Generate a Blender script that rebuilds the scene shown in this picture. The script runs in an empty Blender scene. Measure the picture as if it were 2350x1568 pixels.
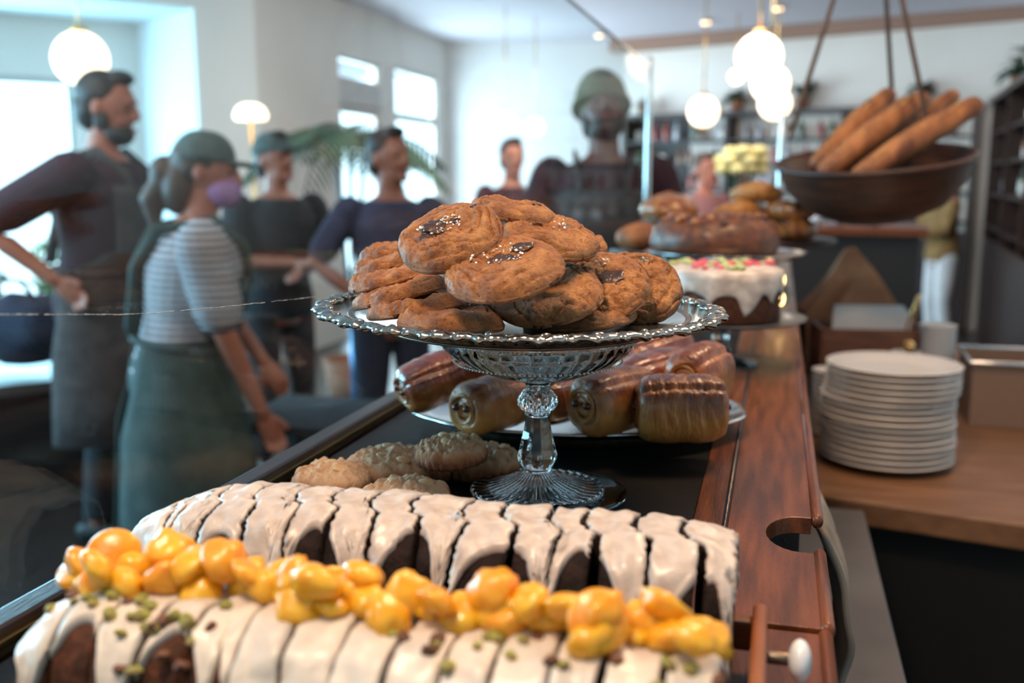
import bpy, bmesh, math, random
from mathutils import Vector, Matrix, noise, Euler
R_ = math.radians
PI = math.pi
sc = bpy.context.scene
C = sc.collection
# ---------------------------------------------------------------- camera
CAM_Z = 1.47; PSI = R_(14.87); PIT = R_(9.4); FPX = 2285.0
cd = bpy.data.cameras.new('camera'); cam = bpy.data.objects.new('camera', cd); C.objects.link(cam)
cam.location = (0, 0, CAM_Z); cam.rotation_euler = (R_(90) - PIT, 0, PSI)
cd.sensor_width = 36; cd.lens = 36 * FPX / 2350; cd.clip_start = .02; cd.clip_end = 200
cd.dof.use_dof = True; cd.dof.focus_distance = .745; cd.dof.aperture_fstop = 4.6; cd.dof.aperture_blades = 0
sc.camera = cam
# ---------------------------------------------------------------- world, exposure
sc.view_settings.view_transform = 'Standard'; sc.view_settings.look = 'None'
sc.view_settings.gamma = 1; sc.view_settings.exposure = 0.0; sc.view_settings.use_curve_mapping = False
w = bpy.data.worlds.new('world'); sc.world = w; w.use_nodes = True
bg = w.node_tree.nodes['Background']; bg.inputs[0].default_value = (.62, .86, 1, 1); bg.inputs[1].default_value = 4.0
cy = sc.cycles
cy.max_bounces = 8; cy.diffuse_bounces = 3; cy.glossy_bounces = 4; cy.transmission_bounces = 8; cy.transparent_max_bounces = 12
cy.caustics_reflective = False; cy.caustics_refractive = False; cy.sample_clamp_indirect = 3.0
cy.use_denoising = True; cy.adaptive_threshold = .02
# ---------------------------------------------------------------- area lights (daylight at the windows, room lamps above the counter, added ceiling fills)
def area(name, loc, to, sx, sy, power, col):
    l = bpy.data.lights.new(name, 'AREA'); l.shape = 'RECTANGLE'; l.size = sx; l.size_y = sy; l.energy = power; l.color = col
    o = bpy.data.objects.new(name, l); C.objects.link(o); o.location = loc
    o.rotation_euler = (Vector(to) - Vector(loc)).to_track_quat('-Z', 'Y').to_euler(); return o
area('window_daylight', (-5.98, 1.2, 1.85), (-.3, 1.6, 1.1), 3.1, 2.0, 300, (.34, .75, 1))
area('recess_daylight', (-6.45, 5.95, 1.5), (-2.0, 3.2, 1.0), 2.8, 1.9, 400, (.36, .76, 1))
area('far_window_daylight', (-4.15, 9.6, 1.7), (-1.0, 9.4, 1.5), 3.4, 2.3, 460, (.68, .88, 1))
area('counter_lamp', (-.40, .15, 2.7), (-.18, .7, 1.2), .35, .35, 23, (1, .76, .54))
area('plank_lamp', (.30, 1.55, 2.75), (-.1, 1.0, 1.2), .4, .4, 22, (1, .68, .42))
area('front_lamp', (-.5, -.7, 2.6), (-.2, .6, 1.2), .6, .6, 5, (1, .78, .58))
area('bar_lamp', (1.2, 3.9, 2.96), (1.2, 4.4, 1.0), 1.2, 1.2, 20, (1, .72, .48))
area('hall_fill', (-1.0, 5.9, 2.97), (-1.0, 7.4, 1.0), 3.2, 2.6, 150, (1, .87, .77))  # unseen ceiling panel added to brighten the back walls
area('left_fill', (-2.8, 2.4, 2.97), (-3.2, 4.4, 1.0), 1.8, 1.8, 40, (1, .84, .7))  # added fill out of view, lifts the left part of the background
# ---------------------------------------------------------------- measured directions
FW = Vector((-math.sin(PSI) * math.cos(PIT), math.cos(PSI) * math.cos(PIT), -math.sin(PIT)))
RT = Vector((math.cos(PSI), math.sin(PSI), 0)); UP = RT.cross(FW)
def at(px, py, d):
    return Vector((0, 0, CAM_Z)) + d * (FW + RT * ((px - 1175) / FPX) + UP * (-(py - 784) / FPX))
def on(px, py, z):
    r = FW + RT * ((px - 1175) / FPX) + UP * (-(py - 784) / FPX)
    return Vector((0, 0, CAM_Z)) + r * ((z - CAM_Z) / r.z)
rnd = random.Random(7)
def nz(x, y=0, z=0): return noise.noise(Vector((x, y, z)))
# ---------------------------------------------------------------- materials
def nodes(name):
    m = bpy.data.materials.new(name); m.use_nodes = True
    return m, m.node_tree.nodes, m.node_tree.links, m.node_tree.nodes['Principled BSDF']
def pm(name, c1, c2=None, scale=20, rough=.5, bump=0, bscale=None, metal=0, stretch=(1, 1, 1), coat=0, sss=0, detail=4, sheen=0, spec=.5, lo=.35, hi=.65):
    m, N, L, b = nodes(name)
    b.inputs['Base Color'].default_value = (*c1, 1); b.inputs['Roughness'].default_value = rough
    b.inputs['Metallic'].default_value = metal; b.inputs['Coat Weight'].default_value = coat; b.inputs['Coat Roughness'].default_value = .12
    b.inputs['Sheen Weight'].default_value = sheen; b.inputs['Specular IOR Level'].default_value = spec
    if sss:
        b.inputs['Subsurface Weight'].default_value = sss; b.inputs['Subsurface Radius'].default_value = (.01, .005, .002); b.inputs['Subsurface Scale'].default_value = .6
    tc = N.new('ShaderNodeTexCoord'); mp = N.new('ShaderNodeMapping'); mp.inputs['Scale'].default_value = stretch
    L.new(tc.outputs['Object'], mp.inputs[0])
    if c2:
        n = N.new('ShaderNodeTexNoise'); n.inputs['Scale'].default_value = scale; n.inputs['Detail'].default_value = detail
        r = N.new('ShaderNodeValToRGB'); r.color_ramp.elements[0].position = lo; r.color_ramp.elements[1].position = hi
        r.color_ramp.elements[0].color = (*c1, 1); r.color_ramp.elements[1].color = (*c2, 1)
        L.new(mp.outputs[0], n.inputs[0]); L.new(n.outputs[0], r.inputs[0]); L.new(r.outputs[0], b.inputs['Base Color'])
    if bump:
        n2 = N.new('ShaderNodeTexNoise'); n2.inputs['Scale'].default_value = bscale or scale * 4; n2.inputs['Detail'].default_value = 5
        bp = N.new('ShaderNodeBump'); bp.inputs['Strength'].default_value = min(1, bump); bp.inputs['Distance'].default_value = .0015
        L.new(mp.outputs[0], n2.inputs[0]); L.new(n2.outputs[0], bp.inputs['Height']); L.new(bp.outputs[0], b.inputs['Normal'])
    return m
def emis(name, col, s):
    m, N, L, b = nodes(name); b.inputs['Emission Color'].default_value = (*col, 1); b.inputs['Emission Strength'].default_value = s
    b.inputs['Base Color'].default_value = (.8, .8, .8, 1); return m
def glass(name, tint=(1, 1, 1), rough=0.0, ior=1.5):
    m, N, L, b = nodes(name); b.inputs['Base Color'].default_value = (*tint, 1); b.inputs['Roughness'].default_value = rough
    b.inputs['Transmission Weight'].default_value = 1; b.inputs['IOR'].default_value = ior; return m
def pane_mat(name, tint, k=1.0):
    m, N, L, b = nodes(name); N.remove(b); out = N['Material Output']
    t = N.new('ShaderNodeBsdfTransparent'); t.inputs[0].default_value = (*tint, 1)
    g = N.new('ShaderNodeBsdfGlossy'); g.inputs['Roughness'].default_value = .02
    lw = N.new('ShaderNodeLayerWeight'); lw.inputs[0].default_value = .5
    pw = N.new('ShaderNodeMath'); pw.operation = 'POWER'; pw.inputs[1].default_value = 4.0; L.new(lw.outputs['Facing'], pw.inputs[0])
    ml = N.new('ShaderNodeMath'); ml.operation = 'MULTIPLY_ADD'; ml.inputs[1].default_value = .17 * k; ml.inputs[2].default_value = .02 * k; L.new(pw.outputs[0], ml.inputs[0])
    mx = N.new('ShaderNodeMixShader'); L.new(ml.outputs[0], mx.inputs[0]); L.new(t.outputs[0], mx.inputs[1]); L.new(g.outputs[0], mx.inputs[2])
    L.new(mx.outputs[0], out.inputs[0]); return m
def stripes(name, c1, c2, freq, axis='Z', rough=.8):
    m, N, L, b = nodes(name); b.inputs['Roughness'].default_value = rough
    tc = N.new('ShaderNodeTexCoord'); wv = N.new('ShaderNodeTexWave'); wv.bands_direction = axis; wv.inputs['Scale'].default_value = freq
    wv.inputs['Distortion'].default_value = .4; wv.inputs['Detail'].default_value = 1
    r = N.new('ShaderNodeValToRGB'); r.color_ramp.elements[0].position = .42; r.color_ramp.elements[1].position = .58
    r.color_ramp.elements[0].color = (*c1, 1); r.color_ramp.elements[1].color = (*c2, 1)
    L.new(tc.outputs['Object'], wv.inputs[0]); L.new(wv.outputs[0], r.inputs[0]); L.new(r.outputs[0], b.inputs['Base Color']); return m
M = {}
M['wood'] = pm('oiled_red_wood', (.18, .05, .017), (.08, .022, .008), 9, .3, .35, 60, stretch=(14, 1.2, 6), coat=.08, spec=.4)
M['wood_dark'] = pm('dark_wood', (.035, .013, .008), (.014, .006, .005), 8, .34, .3, 60, stretch=(10, 1.2, 6))
M['wood_worktop'] = pm('worktop_wood', (.25, .12, .06), (.15, .068, .032), 7, .45, .3, 50, stretch=(1, 9, 4))
M['wood_orange'] = pm('orange_wood', (.3, .085, .022), (.16, .045, .014), 10, .4, .3, 60, stretch=(1, 1, 8))
M['slate'] = pm('black_slab', (.004, .003, .003), (.008, .006, .006), 12, .5, .2, 90, spec=.15)
M['steel'] = pm('brushed_steel', (.19, .18, .18), (.13, .12, .12), 4, .45, .1, 200, metal=.6)
M['cookie'] = None
M['choc'] = pm('dark_chocolate', (.03, .012, .007), (.09, .032, .014), 60, .3, .5, 300, coat=.25)
M['salt'] = pm('sea_salt_flakes', (.85, .82, .8), rough=.25, sss=.2)
M['silver'] = pm('tarnished_silver', (.62, .57, .5), (.3, .26, .22), 60, .2, .15, 400, metal=1)
M['silver_plate'] = pm('silver_plate', (.8, .8, .8), (.62, .62, .62), 14, .2, metal=1)
M['silver_dark'] = pm('dark_silver', (.22, .165, .12), (.13, .095, .07), 60, .35, .2, 300, metal=.9)
M['glass'] = glass('pressed_glass', (.9, .97, .97))
M['pane'] = pane_mat('window_glass', (.93, .97, .97))
M['pane_clear'] = pane_mat('clear_glass', (.97, .98, .98))
M['pane_edge'] = pm('glass_edge', (.06, .2, .2), rough=.15, coat=1)
M['crumb_choc'] = pm('chocolate_crumb', (.022, .009, .007), (.008, .004, .003), 120, .8, .9, 350, spec=.25)
M['crumb_brown'] = pm('brown_crumb', (.12, .038, .016), (.055, .018, .009), 120, .75, .9, 350, spec=.3)
M['icing'] = pm('cream_icing', (.8, .7, .6), (.66, .54, .45), 45, .4, .5, 140, coat=.15, sss=.12, detail=3)
M['icing_grey'] = pm('white_icing', (.82, .71, .63), (.5, .395, .34), 60, .38, .6, 150, coat=.18, sss=.06, detail=5, lo=.25, hi=.62)
M['kumquat'] = pm('candied_citrus', (.9, .36, .008), (.9, .5, .03), 70, .3, .5, 200, coat=.25, sss=.7)
M['kumquat_dark'] = pm('candied_peel', (.9, .29, .008), (.92, .42, .02), 60, .3, .5, 200, coat=.25, sss=.6)
M['pistachio'] = pm('pistachio', (.34, .36, .06), (.2, .12, .04), 140, .6, .4, 400)
M['nut_brown'] = pm('nut_brown', (.2, .075, .03), (.1, .035, .018), 120, .6, .4, 400)
M['almond'] = pm('almond', (.7, .43, .2), (.6, .32, .13), 90, .5, .1)
M['almond_cookie'] = pm('sugared_dough', (.3, .12, .055), (.62, .42, .29), 55, .8, .9, 500, lo=.38, hi=.72, detail=6)
M['pastry'] = pm('glazed_pastry', (.5, .2, .055), (.2, .05, .018), 34, .27, .5, 120, coat=.5, stretch=(1, 3, 1))
M['pastry_pale'] = pm('pale_pastry', (.62, .31, .1), (.38, .15, .045), 45, .4, .6, 150, stretch=(1, 1, 4))
M['pastry_dark'] = pm('dark_glazed_pastry', (.27, .07, .022), (.12, .028, .014), 30, .2, .5, 90, coat=.8)
M['nutty'] = pm('nut_crust', (.2, .06, .018), (.06, .018, .01), 60, .45, 1, 110, coat=.12)
M['bread'] = pm('baguette_crust', (.46, .17, .055), (.13, .04, .016), 22, .6, .8, 90, stretch=(1, 1, .6))
M['basket'] = pm('dark_turned_wood', (.075, .025, .012), (.03, .012, .008), 12, .5, .5, 60, stretch=(1, 1, 5))
M['rope'] = pm('jute_rope', (.22, .12, .085), (.14, .075, .05), 120, .9, .6, 300)
M['china'] = pm('white_china', (.72, .66, .62), rough=.22, coat=.4)
M['kraft'] = pm('kraft_paper', (.26, .13, .065), (.19, .09, .045), 14, .85, .4, 60)
M['crate'] = pm('crate_wood', (.23, .09, .05), (.13, .05, .03), 10, .6, .4, 50, stretch=(1, 1, 6))
M['paper'] = pm('white_paper', (.72, .7, .7), rough=.8)
M['brass'] = pm('brass', (.8, .5, .2), rough=.25, metal=1)
M['wall'] = pm('cream_plaster', (.8, .75, .7), (.76, .71, .66), 2, .9, .1, 60)
M['wall_b'] = pm('white_plaster', (.86, .86, .86), (.83, .83, .83), 2, .9, .1, 60)
M['ceil'] = pm('ceiling_paint', (.74, .71, .78), (.72, .69, .76), 1.5, .9)
M['frame'] = pm('window_frame', (.55, .52, .5), rough=.6)
M['floor'] = pm('floorboards', (.04, .027, .022), (.02, .015, .013), 5, .3, .3, 30, stretch=(6, .7, 1))
M['black'] = pm('black_paint', (.012, .01, .01), rough=.5)
M['skin'] = pm('skin', (.44, .165, .105), (.36, .125, .078), 9, .5, .1, 200, sss=.1)
M['skin_d'] = pm('deep_skin', (.22, .09, .06), (.17, .065, .045), 9, .5, .1, 200, sss=.05)
M['maroon'] = pm('maroon_cotton', (.05, .013, .022), (.035, .01, .016), 30, .9, .3, 300)
M['grey_cloth'] = pm('grey_apron_cloth', (.08, .064, .062), (.055, .045, .044), 20, .9, .3, 300)
M['green_cloth'] = pm('sage_apron_cloth', (.06, .09, .086), (.04, .062, .06), 16, .9, .3, 300)
M['navy'] = pm('navy_cloth', (.02, .026, .05), (.014, .018, .036), 20, .9, .2, 300)
M['charcoal'] = pm('charcoal_cloth', (.03, .032, .036), (.02, .02, .024), 20, .9, .2, 300)
M['slateblue'] = pm('slate_blue_shirt', (.075, .075, .13), (.05, .05, .09), 14, .9, .2, 300)
M['mustard'] = pm('mustard_knit', (.3, .19, .075), (.2, .12, .045), 20, .95, .5, 200)
M['white_cloth'] = pm('white_denim', (.66, .72, .76), (.56, .62, .66), 20, .85, .2, 300)
M['hair'] = pm('dark_hair', (.014, .01, .009), (.03, .02, .017), 60, .5, .8, 200, stretch=(1, 1, .2))
M['hair_b'] = pm('brown_hair', (.05, .026, .018), (.09, .05, .032), 40, .5, .8, 160, stretch=(1, 1, .2))
M['cap'] = pm('grey_green_cap_cloth', (.1, .13, .12), (.07, .095, .09), 30, .9, .2, 300)
M['beanie'] = pm('olive_beanie_knit', (.24, .21, .13), (.19, .165, .1), 60, .95, .6, 200)
M['mask'] = pm('lilac_face_mask', (.42, .24, .5), (.38, .2, .42), 10, .8)
M['lips'] = pm('lips', (.3, .09, .075), rough=.45)
M['eye'] = pm('eye', (.03, .02, .02), rough=.1)
M['leaf'] = pm('leaf', (.035, .085, .045), (.02, .05, .03), 9, .45, .1)
M['leaf_out'] = pm('garden_leaf', (.12, .3, .06), (.05, .18, .06), 9, .5)
M['pot'] = pm('terracotta', (.26, .1, .05), rough=.8)
M['lamp'] = emis('opal_lamp_glass', (1, .76, .48), 3.6)
M['globe_reflection'] = emis('reflected_globe_glow', (1, .83, .6), 3.2)  # glow of the two globes that stand in for reflections
M['spot'] = emis('downlight_glow', (1, .62, .3), 5)
M['candle'] = emis('candle_glow', (1, .62, .22), 9)
M['amberglass'] = pm('amber_bottle_glass', (.16, .06, .02), rough=.1, coat=1)
M['clearbottle'] = pm('clear_bottle_glass', (.42, .44, .5), rough=.08, coat=1)
M['greenbottle'] = pm('green_bottle_glass', (.04, .09, .05), rough=.1, coat=1)
M['redlabel'] = pm('red_label_bottle', (.35, .06, .05), rough=.3, coat=.6)
M['flower'] = pm('pale_yellow_petals', (.72, .64, .3), (.6, .5, .2), 40, .8)
M['pink'] = pm('pink_petals', (.7, .12, .16), rough=.6)
M['pale_green'] = pm('pale_pistachio', (.5, .56, .26), (.4, .45, .16), 90, .7)
M['grey_stone'] = pm('grey_stoneware', (.07, .07, .08), rough=.3, coat=.5)
M['linen'] = pm('cream_linen', (.33, .27, .22), (.24, .19, .15), 18, .9, .5, 60)
M['bluechair'] = pm('blue_metal', (.03, .2, .42), rough=.2, metal=.3)
M['porcelain'] = pm('porcelain', (.85, .84, .86), rough=.15, coat=.6)
def bake(name, pale, brown, dark, h, rough=.35, coat=.3):
    m, N, L, b = nodes(name); tc = N.new('ShaderNodeTexCoord'); sp = N.new('ShaderNodeSeparateXYZ'); L.new(tc.outputs['Object'], sp.inputs[0])
    n = N.new('ShaderNodeTexNoise'); n.inputs['Scale'].default_value = 45; n.inputs['Detail'].default_value = 5; L.new(tc.outputs['Object'], n.inputs[0])
    a = N.new('ShaderNodeMath'); a.operation = 'MULTIPLY_ADD'; a.inputs[1].default_value = .45 / h; L.new(sp.outputs[2], a.inputs[0])
    a2 = N.new('ShaderNodeMath'); a2.operation = 'MULTIPLY_ADD'; a2.inputs[1].default_value = 1.3; a2.inputs[2].default_value = -.15; L.new(n.outputs[0], a2.inputs[0]); L.new(a2.outputs[0], a.inputs[2])
    r = N.new('ShaderNodeValToRGB'); e = r.color_ramp.elements; e[0].position = .3; e[0].color = (*pale, 1); e[1].position = .95; e[1].color = (*dark, 1); x = e.new(.62); x.color = (*brown, 1)
    L.new(a.outputs[0], r.inputs[0]); L.new(r.outputs[0], b.inputs['Base Color']); b.inputs['Roughness'].default_value = rough; b.inputs['Coat Weight'].default_value = coat
    mp = N.new('ShaderNodeMapping'); mp.inputs['Scale'].default_value = (3, 1, 1); L.new(tc.outputs['Object'], mp.inputs[0])
    v = N.new('ShaderNodeTexNoise'); v.inputs['Scale'].default_value = 130; v.inputs['Detail'].default_value = 5; L.new(mp.outputs[0], v.inputs[0])
    bp = N.new('ShaderNodeBump'); bp.inputs['Strength'].default_value = .8; bp.inputs['Distance'].default_value = .002; L.new(v.outputs[0], bp.inputs['Height']); L.new(bp.outputs[0], b.inputs['Normal']); return m
M['bake'] = bake('laminated_pastry', (.6, .25, .065), (.42, .14, .035), (.15, .034, .012), .03)
M['sugar_dough'] = bake('sugar_dusted_dough', (.22, .07, .026), (.42, .17, .07), (.6, .36, .21), .0095, .85, 0)
M['bake_dark'] = bake('dark_laminated_pastry', (.5, .19, .06), (.25, .06, .02), (.1, .022, .012), .03, .22, .7)
def cookie_mat():
    m, N, L, b = nodes('baked_cookie'); tc = N.new('ShaderNodeTexCoord')
    n = N.new('ShaderNodeTexNoise'); n.inputs['Scale'].default_value = 60; n.inputs['Detail'].default_value = 9; n.inputs['Roughness'].default_value = .72
    r = N.new('ShaderNodeValToRGB'); e = r.color_ramp.elements
    e[0].position = .28; e[0].color = (.14, .04, .013, 1); e[1].position = .70; e[1].color = (.70, .31, .095, 1)
    x = e.new(.48); x.color = (.42, .145, .038, 1)
    L.new(tc.outputs['Object'], n.inputs[0]); L.new(n.outputs[0], r.inputs[0])
    v = N.new('ShaderNodeTexNoise'); v.inputs['Scale'].default_value = 300; v.inputs['Detail'].default_value = 3
    L.new(tc.outputs['Object'], v.inputs[0])
    r2 = N.new('ShaderNodeValToRGB'); r2.color_ramp.elements[0].position = .27; r2.color_ramp.elements[1].position = .40
    r2.color_ramp.elements[0].color = (.35, .3, .28, 1); r2.color_ramp.elements[1].color = (1, 1, 1, 1)
    L.new(v.outputs[0], r2.inputs[0]); mx = N.new('ShaderNodeMix'); mx.data_type = 'RGBA'; mx.blend_type = 'MULTIPLY'; mx.inputs[0].default_value = 1
    L.new(r.outputs[0], mx.inputs[6]); L.new(r2.outputs[0], mx.inputs[7]); L.new(mx.outputs[2], b.inputs['Base Color'])
    v2 = N.new('ShaderNodeTexNoise'); v2.inputs['Scale'].default_value = 420; v2.inputs['Detail'].default_value = 8; v2.inputs['Roughness'].default_value = .7
    L.new(tc.outputs['Object'], v2.inputs[0])
    bp = N.new('ShaderNodeBump'); bp.inputs['Strength'].default_value = 1; bp.inputs['Distance'].default_value = .0024
    L.new(v2.outputs[0], bp.inputs['Height']); L.new(bp.outputs[0], b.inputs['Normal'])
    b.inputs['Roughness'].default_value = .42; b.inputs['Specular IOR Level'].default_value = .55; return m
M['cookie'] = cookie_mat()
# ---------------------------------------------------------------- object helpers
def setp(o, label=None, cat=None, group=None, kind=None):
    if label: o['label'] = label
    if cat: o['category'] = cat
    if group: o['group'] = group
    if kind: o['kind'] = kind
    return o
def thing(name, label, cat, loc=(0, 0, 0), group=None, rot=None):
    o = bpy.data.objects.new(name, None); o.empty_display_size = .02; C.objects.link(o); o.location = loc
    if rot is not None: o.rotation_euler = rot
    return setp(o, label, cat, group)
def obj(name, bm, mat, parent=None, smooth=True, mods=None):
    me = bpy.data.meshes.new(name)
    if isinstance(bm, bmesh.types.BMesh):
        bmesh.ops.recalc_face_normals(bm, faces=bm.faces[:]); bm.to_mesh(me); bm.free()
    else: me = bm
    me.materials.clear(); me.materials.append(M[mat] if isinstance(mat, str) else mat)
    if smooth: me.polygons.foreach_set('use_smooth', [True] * len(me.polygons))
    o = bpy.data.objects.new(name, me); C.objects.link(o)
    if parent: o.parent = parent
    return o
def bev(o, wdt, seg=2):
    m = o.modifiers.new('bevel', 'BEVEL'); m.width = wdt; m.segments = seg; m.limit_method = 'ANGLE'; return o
def BM(): return bmesh.new()
def box(bm, x0, x1, y0, y1, z0, z1, T=None):
    v = [bm.verts.new((T @ Vector((x, y, z))) if T else (x, y, z)) for x in (x0, x1) for y in (y0, y1) for z in (z0, z1)]
    for f in ((0, 1, 3, 2), (4, 6, 7, 5), (0, 4, 5, 1), (2, 3, 7, 6), (0, 2, 6, 4), (1, 5, 7, 3)): bm.faces.new([v[i] for i in f])
def struct(name, bm, mat):
    o = obj(name, bm, mat, None, False); o['kind'] = 'structure'; return o
def bridge(bm, A, B, closed=True):
    n = len(A)
    for i in range(n if closed else n - 1): bm.faces.new((A[i], A[(i + 1) % n], B[(i + 1) % n], B[i]))
def lathe(bm, prof, n=48, c=(0, 0, 0), fn=None, cap=True):
    rings = []
    for k, (r, z) in enumerate(prof):
        row = []
        for i in range(n):
            a = 2 * PI * i / n; rr, zz = (r, z) if not fn else fn(r, z, a, k)
            row.append(bm.verts.new((c[0] + rr * math.cos(a), c[1] + rr * math.sin(a), c[2] + zz)))
        rings.append(row)
    for a, b in zip(rings, rings[1:]): bridge(bm, a, b)
    if cap:
        bm.faces.new(rings[0][::-1]); bm.faces.new(rings[-1])
    return rings
def tube(bm, pts, rad, n=12, hemi=True, flat=1.0, up=None):
    pts = [Vector(p) for p in pts]
    if not isinstance(rad, (list, tuple)): rad = [rad] * len(pts)
    P, Rr = list(pts), list(rad)
    if hemi:
        d0 = (pts[0] - pts[1]).normalized(); d1 = (pts[-1] - pts[-2]).normalized()
        P = [pts[0] + d0 * rad[0] * math.sin(a) for a in (1.45, 1.1, .6)] + P + [pts[-1] + d1 * rad[-1] * math.sin(a) for a in (.6, 1.1, 1.45)]
        Rr = [rad[0] * math.cos(a) for a in (1.45, 1.1, .6)] + Rr + [rad[-1] * math.cos(a) for a in (.6, 1.1, 1.45)]
    prev = None; u = Vector(up) if up else None; rows = []
    for i, p in enumerate(P):
        t = (P[min(i + 1, len(P) - 1)] - P[max(i - 1, 0)]).normalized()
        if u is None: u = Vector((0, 0, 1)) if abs(t.z) < .9 else Vector((1, 0, 0))
        s = t.cross(u).normalized(); u = s.cross(t).normalized()
        rows.append([bm.verts.new(p + s * Rr[i] * math.cos(2 * PI * k / n) + u * Rr[i] * flat * math.sin(2 * PI * k / n)) for k in range(n)])
    for a, b in zip(rows, rows[1:]): bridge(bm, a, b)
    bm.faces.new(rows[0][::-1]); bm.faces.new(rows[-1])
def ell(bm, c, r, n=16, T=None, fn=None):
    c = Vector(c); rings = []; m = max(6, n // 2)
    for j in range(1, m):
        th = PI * j / m; row = []
        for i in range(n):
            a = 2 * PI * i / n; v = Vector((math.sin(th) * math.cos(a), math.sin(th) * math.sin(a), math.cos(th)))
            if fn: v = v * fn(v)
            v = Vector((v.x * r[0], v.y * r[1], v.z * r[2])); row.append(bm.verts.new(c + (T @ v if T else v)))
        rings.append(row)
    for a, b in zip(rings, rings[1:]): bridge(bm, a, b)
    t = Vector((0, 0, r[2] * (fn(Vector((0, 0, 1))) if fn else 1))); b_ = Vector((0, 0, -r[2] * (fn(Vector((0, 0, -1))) if fn else 1)))
    vt = bm.verts.new(c + (T @ t if T else t)); vb = bm.verts.new(c + (T @ b_ if T else b_)); k = len(rings[0])
    for i in range(k):
        bm.faces.new((vt, rings[0][i], rings[0][(i + 1) % k])); bm.faces.new((vb, rings[-1][(i + 1) % k], rings[-1][i]))
def remesh(bm, vs, it=4):
    me = bpy.data.meshes.new('tmp'); bmesh.ops.recalc_face_normals(bm, faces=bm.faces[:]); bm.to_mesh(me); bm.free()
    o = bpy.data.objects.new('tmp', me); C.objects.link(o)
    r = o.modifiers.new('r', 'REMESH'); r.mode = 'VOXEL'; r.voxel_size = vs
    if it:
        s = o.modifiers.new('s', 'SMOOTH'); s.factor = .5; s.iterations = it
    dg = bpy.context.evaluated_depsgraph_get(); out = bpy.data.meshes.new_from_object(o.evaluated_get(dg))
    bpy.data.objects.remove(o); bpy.data.meshes.remove(me); return out
def copy_tree(o, parent=None):
    kids = [c for c in C.objects if c.parent == o]
    c = o.copy(); C.objects.link(c)
    if parent: c.parent = parent
    for k in kids: copy_tree(k, c)
    return c
ORD = ['first', 'second', 'third', 'fourth', 'fifth', 'sixth', 'seventh', 'eighth', 'ninth', 'tenth', 'eleventh', 'twelfth', 'thirteenth',
       'fourteenth', 'fifteenth', 'sixteenth', 'seventeenth', 'eighteenth', 'nineteenth', 'twentieth', 'twenty-first', 'twenty-second']
CT = 1.20      # counter top
WT = .905      # worktop behind the case
CH = 3.0       # ceiling
# ================================================================ room shell
bm = BM(); box(bm, -9, 6, -4, 15, -.05, 0); struct('floor', bm, 'floor')
bm = BM(); box(bm, -9, 6, -4, 15, CH, CH + .1); struct('ceiling', bm, 'ceil')
def wallseg(bm, a, b, z0=0, z1=CH, t=.12, side=1):
    a, b = Vector((a[0], a[1], 0)), Vector((b[0], b[1], 0)); d = (b - a).normalized(); n = Vector((-d.y, d.x, 0)) * side * t
    q = [a, b, b + n, a + n]; lo = [bm.verts.new(p + Vector((0, 0, z0))) for p in q]; hi = [bm.verts.new(p + Vector((0, 0, z1))) for p in q]
    bridge(bm, lo, hi); bm.faces.new(lo[::-1]); bm.faces.new(hi)
def along(a, b, u): return (a[0] + (b[0] - a[0]) * u, a[1] + (b[1] - a[1]) * u)
def opening_wall(bm, a, b, ops):      # ops: (u0, u1, z0, z1)
    L_ = math.dist(a, b); cur = 0
    for (u0, u1, z0, z1) in sorted(ops):
        wallseg(bm, along(a, b, cur), along(a, b, u0 / L_))
        if z0 > 0: wallseg(bm, along(a, b, u0 / L_), along(a, b, u1 / L_), 0, z0)
        if z1 < CH: wallseg(bm, along(a, b, u0 / L_), along(a, b, u1 / L_), z1, CH)
        cur = u1 / L_
    wallseg(bm, along(a, b, cur), along(a, b, 1))
PB = (-3.8, 6.9)                                     # corner where the recessed window wall meets the left wall
DW = Vector((.651, .759, 0)); NW = Vector((-.759, .651, 0))
E0 = at(482, 300, 6.75); E0 = Vector((E0.x, E0.y, 0))
# point on the angled wall beside the recess
rr_ = FW + RT * ((482 - 1175) / FPX); rr_ = Vector((rr_.x, rr_.y, 0)); pb_ = Vector((PB[0], PB[1], 0)); tE = rr_.cross(pb_).z / rr_.cross(DW).z; PE = Vector((PB[0], PB[1], 0)) - DW * tE
PA = PE - DW * 3.2
bm = BM(); wallseg(bm, PE[:2], PB); wallseg(bm, PA[:2], PE[:2], 2.66, CH); wallseg(bm, (PA - DW * .8)[:2], PA[:2])
struct('wall_recess', bm, 'wall')
RD = .95                                             # recess depth
bm = BM(); q0, q1 = PE + NW * .12, PE + NW * (RD + .12) - DW * .12
wallseg(bm, q0[:2], q1[:2], 0, 2.66, .12, -1)
box_top = [PE + NW * .1 + DW * .1, PA + NW * .1, PA + NW * (RD + .3), PE + NW * (RD + .3) + DW * .1]
lo = [bm.verts.new(p + Vector((0, 0, 2.66))) for p in box_top]; hi = [bm.verts.new(p + Vector((0, 0, 2.76))) for p in box_top]
bridge(bm, lo, hi); bm.faces.new(lo[::-1]); bm.faces.new(hi)
struct('wall_reveal', bm, 'wall_b')
GI0 = PA + NW * (RD + .12); GI1 = PE + NW * (RD + .12)
LG = (GI1 - GI0).length
wr = LG - .62                                       # right edge of the glazing
bm = BM(); a, b = GI0[:2], GI1[:2]
opening_wall(bm, a, b, [(.05, wr, .45, 2.22)]); struct('wall_inner', bm, 'wall')
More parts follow.
